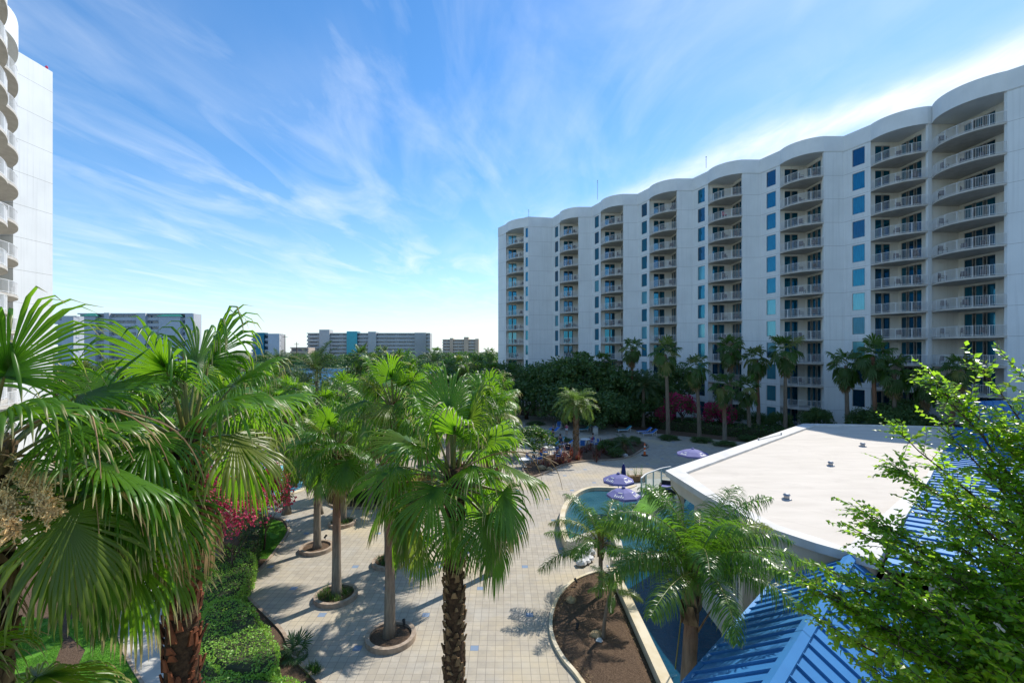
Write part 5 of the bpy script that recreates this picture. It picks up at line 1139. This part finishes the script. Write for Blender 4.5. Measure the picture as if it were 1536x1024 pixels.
# ---------------------------------------------------------------- umbrellas
def umbrella(x,y,z0,h,r,label,closed=False,rot=0):
    e=empty('umbrella',(x,y,z0),rot,label,'umbrella'); b=MB(); b.tube([(0,0,0),(0,0,h+.06)],.025,8); b.build('pole',M['white'],e)
    b=MB(); b.lathe([(.28,0),(.28,.07),(.06,.1),(.04,.3),(0,.3)],14); b.build('base',M['metal'],e)
    if closed:
        b=MB(); pr=[(.03,h),(.09,h-.15),(.15,h-.7),(.2,h-1.35),(.17,h-1.5)]; N_=16
        for r_,z in pr:
            for k in range(N_): a=2*PI*k/N_; rr=r_*(1+(.22 if k%2 else -.12)); b.v.append((rr*math.cos(a),rr*math.sin(a),z))
        for i in range(len(pr)-1):
            for k in range(N_): k2=(k+1)%N_; b.f.append((i*N_+k,i*N_+k2,(i+1)*N_+k2,(i+1)*N_+k)); b.m.append(0)
        b.build('canopy',M['canvas_dark'],e,True); return
    b=MB(); n=8; top=(0,0,h); rim=[(r*math.cos(2*PI*k/n),r*math.sin(2*PI*k/n),h-.42) for k in range(n)]; mid=[(x_*.55,y_*.55,h-.17) for x_,y_,_ in rim]; low=[(x_*1.01,y_*1.01,h-.55) for x_,y_,_ in rim]
    V_=[top]+mid+rim+low; Fs=[]
    for k in range(n): k2=(k+1)%n; Fs+=[(0,1+k,1+k2),(1+k,9+k,9+k2,1+k2),(9+k,17+k,17+k2,9+k2)]
    b.add(V_,Fs); b.build('canopy',M['canvas'],e)
    b=MB(); b.lathe([(.12,h+.005),(.1,h+.04),(.02,h+.09),(0,h+.09)],8); b.build('top_cap',M['canvas'],e)
    for k in range(0,n,2):  # small white printed mark near the rim
        a=Vector(rim[k]); c=Vector(rim[(k+1)%n]); m=(a+c)/2; t=(c-a).normalized(); ins=((Vector(mid[k])+Vector(mid[(k+1)%n]))/2-m).normalized(); N_=t.cross(ins); N_=N_ if N_.z>0 else -N_
        b=MB(); rg=random.Random(3)
        for q in range(5):
            u=-.24+q*.12; w=.085; hh=.12+.08*(q in (0,3)); o_=m+ins*.08+t*u+N_*.012
            b.add([o_-t*w*.45,o_+t*w*.45,o_+t*w*.45+ins*hh,o_-t*w*.25+ins*hh*1.1],[(0,1,2,3)])
        o_=m+ins*.3+N_*.012; b.add([o_+ins*.1-t*.14,o_+ins*.1+t*.14,o_+t*.12+ins*.16,o_-t*.12+ins*.16],[(0,1,2,3)])
        b.build('printed_mark',M['white'],e)
umbrella(6.75,29.4,.32,2.45,1.0,'open purple umbrella with white printed marks, the upper of the two by the pond',rot=.25)
umbrella(6.55,27.2,.32,2.2,.98,'open purple umbrella, the lower of the two by the pond, half behind palm leaves',rot=.6)
umbrella(14.9,38.2,0,2.5,1.3,'purple umbrella standing alone in the shade beyond the flat roof corner',rot=.1)
umbrella(7.85,32.6,.0,2.6,1.1,'furled dark blue umbrella behind the two open ones',closed=True)
# ---------------------------------------------------------------- loungers, tables, people
def lounger_meshes():
    f=MB()
    for y in (-.3,.3): f.bar((-.95,y,.32),(.35,y,.32),.045); f.bar((.35,y,.32),(.95,y,.78),.045)
    for x in (-.85,.3):
        for y in (-.3,.3): f.bar((x,y,0),(x,y,.32),.04)
    f.bar((.8,-.3,.0),(.75,-.3,.62),.035); f.bar((.8,.3,0),(.75,.3,.62),.035)
    s=MB(); s.box(-.95,.35,-.27,.27,.335,.365); 
    Mx=Matrix.Translation((.35,0,.35))@Matrix.Rotation(-math.atan2(.46,.6),4,'Y'); s.box(0,.75,-.27,.27,0,.03,0,Mx)
    return f.mesh('frame',M['white']),s
LF,LS=lounger_meshes(); LSm={k:LS.mesh('sling',M[k]) for k in ('blue_sling','teal_towel','cloth_white')}
lng=[(818,627,200,'blue_sling','far blue lounger under the dark grove, the one on its left'),(828,628,200,'cloth_white','lounger with a white towel under the dark grove'),(838,630,205,'blue_sling','blue lounger in the grove shade behind the feather palm leaves'),(846,627,205,'teal_towel','teal lounger deepest in the grove shade'),
 (819,651,25,'blue_sling','blue lounger left of the seated sunbather'),(829,650,25,'blue_sling','blue lounger that carries the seated sunbather'),(876,647,20,'teal_towel','lounger with a bright towel between the feather palm trunk and the bin'),(936,648,10,'teal_towel','teal lounger behind the low dark feather palm'),(974,653,5,'blue_sling','flat blue lounger beside the slim palm, the front one'),(966,650,5,'blue_sling','flat blue lounger beside the slim palm, the rear one'),
 (848,670,0,'blue_sling','blue lounger behind the black stroller'),(838,668,60,'teal_towel','lounger with a teal towel behind the left table'),(780,655,20,'blue_sling','blue lounger glimpsed between leaves at the left of the tables'),(460,640,20,'blue_sling','blue lounger near the pool seen between trunks')]
for (px,py,rz,m,lab) in lng:
    x,y=G(px,py); e=empty('sun_lounger',(x,y,.003),R(rz),lab,'lounger'); link(LF,'frame',e); link(LSm[m],'sling',e)
tb=MB(); tb.lathe([(.0,.7),(.55,.7),(.56,.72),(.55,.74),(0,.74)],20); tbm=tb.mesh('tabletop',M['white'],False); tl=MB(); tl.lathe([(.28,0),(.28,.03),(.05,.05),(.04,.7)],12); tlm=tl.mesh('pedestal',M['white'],True)
bs,bf=chair_meshes(M['blue_sling'],M['white'])
for i,(px,py,lab) in enumerate(((824,681,'left round white table in the sun beside the stroller'),(878,668,'round white table in the shade behind the palm trunk'),(800,690,'round white table mostly behind the leaf tips'),(786,700,'round white table at the sunny end of the island bed'),(842,640,'white table beside the blue box chair in deep shade'))):
    x,y=G(px,py); e=empty('round_table',(x,y,0),0,lab,'table'); link(tbm,'tabletop',e); link(tlm,'pedestal',e)
for i,(px,py,rz,lab) in enumerate(((869,670,100,'blue patio chair left of the shaded table'),(874,673,170,'blue patio chair in front of the shaded table'),(894,671,-80,'blue patio chair right of the pink-clothed sitter'),(818,684,90,'blue patio chair left of the sunny table'),(833,685,-60,'blue patio chair right of the sunny table'),(838,690,-100,'blue patio chair next to the stroller'),(794,694,60,'blue patio chair left of the hidden table'),(808,694,-70,'blue patio chair right of the hidden table'),(838,642,180,'bright blue box-backed chair in deep shade'),(888,668,-90,'blue chair under the pink-clothed sitter'))):
    x,y=G(px,py); put_chair(x,y,.003,R(rz),bs,bf,lab,None)
def skin_mesh(joints,edges,radii,name,m,lv=1):
    me=bpy.data.meshes.new(name+'_s'); me.from_pydata(joints,edges,[]); o=bpy.data.objects.new('tmp',me); COL.objects.link(o)
    md=o.modifiers.new('s','SKIN'); sv=me.skin_vertices[0].data
    for i,r in enumerate(radii): sv[i].radius=(r,r)
    sv[0].use_root=True
    sb=o.modifiers.new('d','SUBSURF'); sb.levels=lv
    dg=bpy.context.evaluated_depsgraph_get(); dg.update(); out=bpy.data.meshes.new_from_object(o.evaluated_get(dg)); out.name=name; out.materials.clear(); out.materials.append(m)
    out.polygons.foreach_set('use_smooth',[True]*len(out.polygons)); bpy.data.objects.remove(o); return out
def person(loc,rz,label,pose,top,bottom,s=1.0,hair='hair'):
    e=empty('person',loc,rz,label,'person')
    if pose=='stand': J=dict(pel=(0,0,.92),ch=(0,0,1.3),nk=(0,0,1.46),hd=(0,.02,1.62),hl=(-.09,0,.88),kl=(-.11,.08,.5),al=(-.11,-.02,.08),tl=(-.11,.12,.03),hr=(.09,0,.88),kr=(.1,-.02,.5),ar=(.11,-.12,.1),tr=(.11,.02,.03),sl=(-.18,0,1.38),el=(-.26,.02,1.12),wl=(-.25,.15,.92),sr=(.18,0,1.38),er=(.26,.0,1.12),wr=(.24,.14,.95))
    else: J=dict(pel=(0,0,.52),ch=(0,-.1,.92),nk=(0,-.12,1.08),hd=(0,-.08,1.24),hl=(-.1,.02,.52),kl=(-.12,.45,.52),al=(-.12,.5,.1),tl=(-.12,.65,.05),hr=(.1,.02,.52),kr=(.12,.45,.54),ar=(.12,.55,.12),tr=(.12,.7,.07),sl=(-.18,-.1,1.0),el=(-.25,.05,.76),wl=(-.18,.27,.74),sr=(.18,-.1,1.0),er=(.25,.05,.76),wr=(.16,.28,.78))
    K_=list(J); ix={k:i for i,k in enumerate(K_)}; ed=[(ix[a],ix[b]) for a,b in (('pel','ch'),('ch','nk'),('nk','hd'),('pel','hl'),('hl','kl'),('kl','al'),('al','tl'),('pel','hr'),('hr','kr'),('kr','ar'),('ar','tr'),('ch','sl'),('sl','el'),('el','wl'),('ch','sr'),('sr','er'),('er','wr'))]
    rd=dict(pel=.13,ch=.13,nk=.055,hd=.1,hl=.09,kl=.06,al=.04,tl=.035,hr=.09,kr=.06,ar=.04,tr=.035,sl=.06,el=.042,wl=.03,sr=.06,er=.042,wr=.03)
    link(skin_mesh([J[k] for k in K_],ed,[rd[k] for k in K_],'body',M['skin'],2),'body',e)
    link(skin_mesh([J['pel'],J['ch'],tuple(Vector(J['ch']).lerp(Vector(J['sl']),.9)),tuple(Vector(J['ch']).lerp(Vector(J['sr']),.9)),tuple(Vector(J['ch']).lerp(Vector(J['nk']),.6))],[(0,1),(1,2),(1,3),(1,4)],[.155,.155,.085,.085,.08],'shirt',M[top],2),'shirt',e)
    link(skin_mesh([J['pel'],J['hl'],tuple(Vector(J['hl']).lerp(Vector(J['kl']),.7)),J['hr'],tuple(Vector(J['hr']).lerp(Vector(J['kr']),.7))],[(0,1),(1,2),(0,3),(3,4)],[.16,.11,.095,.11,.095],'shorts',M[bottom],2),'shorts',e)
    b=MB(); h=J['hd']; b.lathe([(0,.13),(.07,.12),(.115,.06),(.12,-.02),(.1,-.07)],12,c=(h[0],h[1]-.02,h[2])); b.build('hair',M[hair],e,True)
    e.scale=(s,)*3; return e
def at(px,py): x,y=G(px,py); return (x,y,.003)
person(at(850,652),R(-20),'standing child in a pink top near the dark palm trunk','stand','cloth_pink','cloth_white',.85)
person((at(829,650)[0],at(829,650)[1],.0),R(60),'sunbather sitting up on a blue lounger in the shade','sit','skin','cloth_navy',.95)
person(at(888,667),R(80),'seated person in pink at the shaded round table','sit','cloth_pink','cloth_pink',1)
person(at(829,664),R(150),'person in dark navy standing behind the sunny table','stand','cloth_navy','cloth_navy',.95)
person(at(838,689),R(60),'seated person in white beside the black stroller','sit','cloth_white','cloth_navy',1)
person(at(841,669),R(200),'dark-haired person in navy seated behind the stroller','sit','cloth_navy','cloth_navy',1)
# stroller
x,y=G(852,681); e=empty('stroller',(x,y,0),R(30),'black stroller with a raised hood beside the palm trunk','stroller')
b=MB(); b.bar((-.25,-.25,.2),(-.25,.45,1.0),.03); b.bar((.25,-.25,.2),(.25,.45,1.0),.03); b.bar((-.25,.45,1.0),(.25,.45,1.0),.04); b.bar((-.25,.35,.2),(-.2,-.2,.7),.03); b.bar((.25,.35,.2),(.2,-.2,.7),.03); b.bar((-.25,-.25,.2),(.25,-.25,.2),.03); b.build('frame',M['metal'],e)
b=MB(); b.lathe([(0,.4),(.22,.42),(.28,.6),(.26,.75)],12); b.build('seat',M['cloth_navy'],e,True)
b=MB()
for k in range(6):
    a=R(10+k*24)
    for j in range(9): t=PI*j/8; b.v.append((-math.cos(t)*.29,.02+math.cos(a)*.3*math.sin(t)*.95,.75+math.sin(a)*.42*math.sin(t)))
for k in range(5):
    for j in range(8): q=k*9+j; b.f.append((q,q+1,q+10,q+9)); b.m.append(0)
b.build('hood',M['black'],e,True)
for sx in (-.28,.28):
    for sy in (-.3,.35):
        b=MB(); b.lathe([(.09,-.02),(.12,-.02),(.12,.02),(.09,.02),(.09,-.02)],14); b.build('wheel',M['rubber'],e,loc=(sx,sy,.125),rot=(0,R(90),0))
# traffic delineator
x,y=G(967,683); e=empty('traffic_delineator',(x,y,0),0,'orange and white traffic delineator post on a black base','traffic cone')
b=MB(); b.lathe([(0,.08),(.32,.08),(.34,0)],8); b.build('base',M['rubber'],e); 
z=.08
b=MB(); b.lathe([(.13,.08),(.1,.3),(.085,.8),(.07,1.15),(.03,1.17),(.03,1.3),(0,1.3)],14); b.build('post',M['orange'],e,True)
for z in (.45,.85): 
    b=MB(); b.lathe([(.102-.02*(z-.3),z),(.1-.02*(z-.3),z+.16)],14); b.build('band',M['white'],e,True)
x,y=G(893,652); e=empty('litter_bin',(x,y,0),0,'square beige litter bin at the edge of the shaded bed','bin')
b=MB(); b.box(-.3,.3,-.3,.3,.05,.95); b.box(-.27,.27,-.27,.27,0,.05); b.build('body',M['concrete'],e); b=MB(); b.box(-.34,.34,-.34,.34,.95,1.02); b.lathe([(.3,1.02),(.18,1.12),(0,1.14)],12); b.build('lid',M['metal'],e)
x,y=G(884,659); b=MB(); b.lathe([(0,.0),(.07,.04),(.09,.12),(.05,.2),(.03,.26),(0,.27)],8); b.bar((.05,0,.2),(.16,0,.22),.02); b.bar((-.06,0,.12),(-.2,0,.16),.04); b.bar((.0,.02,0),(.0,.02,-.08),.012); tag(b.build('pigeon',M['metal'],None,loc=(x,y,.09)),'small dark bird standing on the shaded plaza','bird')
# planter box with plants behind balustrade
e=empty('planter_box',(9.2,35.6,.5),R(10),'dark planter trough with green plants behind the furled umbrella','planter'); b=MB(); b.box(-1.1,1.1,-.25,.25,0,.45); b.build('trough',M['boot'],e); tuft_bed([(-.8,0),(-.3,0),(.3,0),(.8,0)],31,14,.7,.03,'mid','foliage',e,.45)
x,y=G(921,724); o=tuft_bed([(x,y),(x+.3,y),(x-.3,y+.1)],32,16,.7,.04,'mid','leafy_plant'); tag(o,'light green plant just above the upper open umbrella','plant')
# ---------------------------------------------------------------- foreground leafy tree at the right
def elm():
    rg=random.Random(17); rs=np.random.RandomState(17)
    e=empty('leafy_tree',(8.3,4.6,0),0,'leafy tree with small bright backlit leaves filling the lower right corner','tree'); O=Vector((8.3,4.6,0))
    tb=MB(); tb.tube([(0,0,0),(-.1,.1,3),(-.2,.2,6)],[.2,.17,.13],10)
    T=[ # limb end targets: pixel x, y, depth, start height
     (1350,648,7.0,6.6),(1345,700,6.8,6.2),(1380,760,6.6,6.),(1330,800,6.4,5.4),(1300,770,6.6,5.4),(1250,860,6.2,5.0),(1205,870,6.2,4.6),(1230,930,6.,4.4),(1320,1010,5.6,4.2),(1320,930,5.8,4.6),(1380,900,5.6,4.8),(1400,980,5.4,4.6),(1450,1020,5.2,4.6),(1290,870,6.2,5.),
     (1405,570,6.6,7.2),(1440,600,6.4,7.2),(1480,560,6.2,7.4),(1530,560,5.8,7.4),(1420,650,6.4,6.8),(1470,680,6.2,6.8),(1510,640,6.,7.),(1430,740,6.2,6.2),(1480,760,6.,6.4),(1440,820,5.9,5.8),(1500,840,5.6,5.8),(1530,740,5.8,6.4),(1480,900,5.5,5.4),(1530,930,5.2,5.4),(1500,1000,5.1,5.),(1370,840,6.,5.2),(1345,890,5.8,4.9),(1270,910,6.,4.6),(1420,860,5.7,5.4),(1540,860,5.4,5.6),(1560,650,5.6,7.),(1360,1060,5.2,4.),(1560,1000,4.9,5.),(1545,800,5.5,6.)]
    T+=[(1310,845,6.,5.2),(1290,800,6.3,5.4),(1440,930,5.3,5.),(1400,1030,5.1,4.4),(1470,960,5.1,4.8),(1340,960,5.5,4.6),(1530,1030,4.8,4.6),(1460,860,5.6,5.4),(1235,890,6.1,4.8)]
    twigs=[]; lb=MB()
    for (px,py,Y,sh) in T:
        end=V(px,py,Y)-O; st=Vector((-.2,.2,sh if sh<6 else 6)); 
        if sh>6: st=Vector((-.2-rg.uniform(0,.2),.2,6))
        mid=st.lerp(end,.5)+Vector((rg.uniform(-.5,.5),rg.uniform(-.5,.5),.1+rg.uniform(-.3,.5))); pts=[]
        L=(end-st).length
        for k in range(13): t=k/12; pts.append(st*(1-t)**2+mid*2*t*(1-t)+end*t*t+Vector((rg.gauss(0,.012),rg.gauss(0,.012),rg.gauss(0,.012))))
        lb.tube(pts,[.035*(1-t/12)**.8+.004 for t in range(13)],6)
        for s in range(int(L*17)):
            t=rg.uniform(.38,1)**.8; k=min(11,int(t*12)); p=pts[k].lerp(pts[k+1],t*12-k); d=(pts[k+1]-pts[k]).normalized()
            dd=(d*rg.uniform(.5,1.3)+Vector((rg.gauss(0,.7),rg.gauss(0,.7),rg.gauss(.1,.5)))).normalized(); twigs.append((p,dd,rg.uniform(.18,.5)))
        twigs.append((pts[-1],(pts[-1]-pts[-2]).normalized(),.45))
    tb.build('trunk',M['bark'],e,True)
    lm=LM(); P_=[];D_=[];N_=[];S_=[];Rr=[]
    for p,d,l in twigs:
        q=p.copy(); n=max(4,int(l/.034)); pp=[]; nn=Vector((rg.gauss(0,.35),rg.gauss(0,.35),1)).normalized(); sv=rg.random(); ls=rg.uniform(.75,1.2)
        for k in range(n):
            side=d.cross(nn).normalized()*(1 if k%2 else -1); t=k/n
            if t>.1:
                ld=(side+d*.75+Vector((rg.gauss(0,.18),rg.gauss(0,.18),rg.gauss(-.12,.2)))).normalized()
                P_.append(q.copy()); D_.append(ld); N_.append((nn+Vector((rg.gauss(0,.6),rg.gauss(-.15,.6),0))).normalized()); S_.append(.112*ls*(1-.35*t)*rg.uniform(.8,1.15)); Rr.append((sv*.5+rg.random()*.5)%1)
            pp.append(q.copy()); d=(d+Vector((rg.gauss(0,.05),rg.gauss(0,.05),-.03))).normalized(); q=q+d*l/n
        lb.tube(pp,[.0045*(1-.7*k/max(1,len(pp)-1))+.0008 for k in range(len(pp))],4,cap=False)
    lb.build('branches',M['bark'],e,True)
    P_=np.array(P_);D_=np.array(D_);N_=np.array(N_);S_=np.array(S_)[:,None]
    W=np.cross(N_,D_); W/=np.linalg.norm(W,axis=1)[:,None]; U=np.cross(D_,W); n=len(P_)
    # leaf of six points: two quads folded on the midrib
    b0=P_; a1=P_+D_*S_*.42+W*S_*.31+U*S_*.07; a2=P_+D_*S_*.42-W*S_*.31+U*S_*.07; m=P_+D_*S_*.5-U*S_*.01; tip=P_+D_*S_*1.0-U*S_*.1
    v=np.stack([b0,a1,tip,a2,m],1).reshape(-1,3); i=np.arange(n)*5
    f=np.concatenate([np.stack([i,i+1,i+2,i+4],1),np.stack([i,i+4,i+2,i+3],1)]); r=np.repeat(np.array(Rr),5)
    t=np.tile(np.array([0,.5,1,.5,.5]),n)
    lm.add(v,f,t,r,0); link(lm.mesh('leaves',[M['elm']],False),'leaves',e); print('elm leaves',n)
elm()
# ---------------------------------------------------------------- far buildings
def far_block(name,px0,px1,pytop,Y,depth,label,floors,fw,fm,wins,towers=(),roofs=(),rz=0,h0=0):
    x0=(px0-CX)/F*Y; x1=(px1-CX)/F*Y; zt=CAMZ+(HY-pytop)/F*Y; W=x1-x0; e=empty(name,(x0,Y,0),rz,label,'building')
    b=MB(); b.box(0,W,.8,depth,0,zt-.03); b.build('wall',M[fw],e); fh=zt/floors
    sl=MB(); sl.box(-.2,W+.1,-.5,.8,-.55,.0); sm=sl.mesh('floor_slab',M[fm])
    for k in range(1,floors+1): link(sm,'floor_slab',e,(0,0,k*fh+.0 if k<floors else zt+.1))
    rb=MB(); rb.box(-.1,W,-.45,-.35,0,.9); rm=rb.mesh('parapet',M[fm])
    for k in range(1,floors): link(rm,'parapet',e,(0,0,k*fh))
    ww=W/wins; wb=MB(); wb.box(0,ww*.62,.72,.86,.05,fh*.66,0); wm=wb.mesh('window',M['far_window'])
    for k in range(floors):
        for j in range(wins): link(wm,'window',e,(j*ww+ww*.2,0,k*fh))
    for (a,c,t,m) in towers:
        xa=(a-CX)/F*Y-x0; xc=(c-CX)/F*Y-x0; zz=CAMZ+(HY-t)/F*Y; b=MB(); b.box(xa+.07,xc-.07,-1.6,depth*.6,0,zz+.05); b.build('tower',M[m],e)
    for (a,c,t0,t1) in roofs:
        xa=(a-CX)/F*Y-x0; xc=(c-CX)/F*Y-x0; za=CAMZ+(HY-t0)/F*Y; zb=CAMZ+(HY-t1)/F*Y; b=MB(); 
        b.add([(xa,-3,za),(xc,-3,za),(xc,6,za),(xa,6,za),(xa+2.5,-.5,zb),(xc-2.5,-.5,zb),(xc-2.5,4,zb),(xa+2.5,4,zb)],[(0,1,5,4),(1,2,6,5),(2,3,7,6),(3,0,4,7),(4,5,6,7),(3,2,1,0)]); b.build('roof',M['greenroof'],e)
        b=MB(); b.box(xa+1,xc-1,-2.2,1,0,za); b.build('bay',M[fw],e)
    return e
far_block('apartment_building',461,645,499.5,330,9,'long white eight-storey apartment block across the lagoon',9,'far_white','far_white',11,[(480,495.5,494.5,'far_white'),(521,537,497,'glass'),(553,565,497.5,'far_white'),(622.5,639.5,499,'far_grey')])
far_block('apartment_building',664,717,509,400,14,'small tan apartment block between the long block and the hotel',8,'far_tan','far_white',9,[(675,680,507,'far_tan'),(696,703,505.5,'far_tan'),(713,718,508,'far_tan')])
far_block('apartment_building',118,290,470,230,6,'tall white resort block with green roofs behind the left palms',10,'far_white','far_white',10,[(160,168,469.5,'far_white'),(208,222,470,'far_white'),(281,294,471,'far_white')],[(128,152,474.5,470),(240,278,475,471)])
far_block('apartment_building',84,116,474,190,3,'narrow sunlit white block just right of the left tower',9,'far_white','far_white',3,[(98,116,476,'far_white')])
far_block('apartment_building',378,421,501,300,6,'dark and white low block between the resort and the long block',6,'far_grey','far_white',5,[(386,398,499,'glass'),(404,421,500.5,'far_white')])
far_block('apartment_building',436,462,521,310,14,'low yellowish building beside the utility pole',4,'far_tan','far_tan',3)
for i,(px,py) in enumerate(((427.5,502),(445,513),(447,512))):
    if i==2: break
    p=V(px,py,260); e=empty('utility_pole',(p.x,260,0),0,['taller wooden utility pole left of the long block','shorter utility pole left of the long block'][i],'utility pole'); b=MB(); b.tube([(0,0,0),(0,0,p.z)],[.28,.2],6); b.build('pole',M['bark'],e); b=MB(); b.bar((-1.4,0,p.z-1.2),(1.4,0,p.z-1.2),.2); b.build('crossarm',M['bark'],e)
# hills of low ground cover so that the land between belts is not bare
random.seed(2)
rs=np.random.RandomState(8); lm=LM(); pts=[]
for _ in range(15000):
    Y=rs.uniform(290,330); x=rs.uniform(-260,70); pts.append((x,Y,abs(rs.normal(0,2.2))+.3+2*mnoise.noise(Vector((x*.05,Y*.05,0)))))
leaf_quads(lm,np.array(pts),1.2,rs,.8); tag(link(lm.mesh('far_woods',[M['oak']],False),'far_woods'),'low dark woods along the far lagoon shore','trees',kind='stuff')
lm=LM(); pts=[]
for _ in range(26000):
    Y=rs.uniform(62,116); x=rs.uniform(-105,-4); 
    if x>-30 and Y<80: continue
    pts.append((x,Y,abs(rs.normal(0,.7))+.2+1.1*max(0,mnoise.noise(Vector((x*.12,Y*.12,3))))))
leaf_quads(lm,np.array(pts),.5,rs,.8); tag(link(lm.mesh('undergrowth',[M['mid']],False),'undergrowth'),'low green undergrowth under the palms before the lagoon','undergrowth',kind='stuff')
# make repeated part names plain and finish
sc.render.film_transparent=False
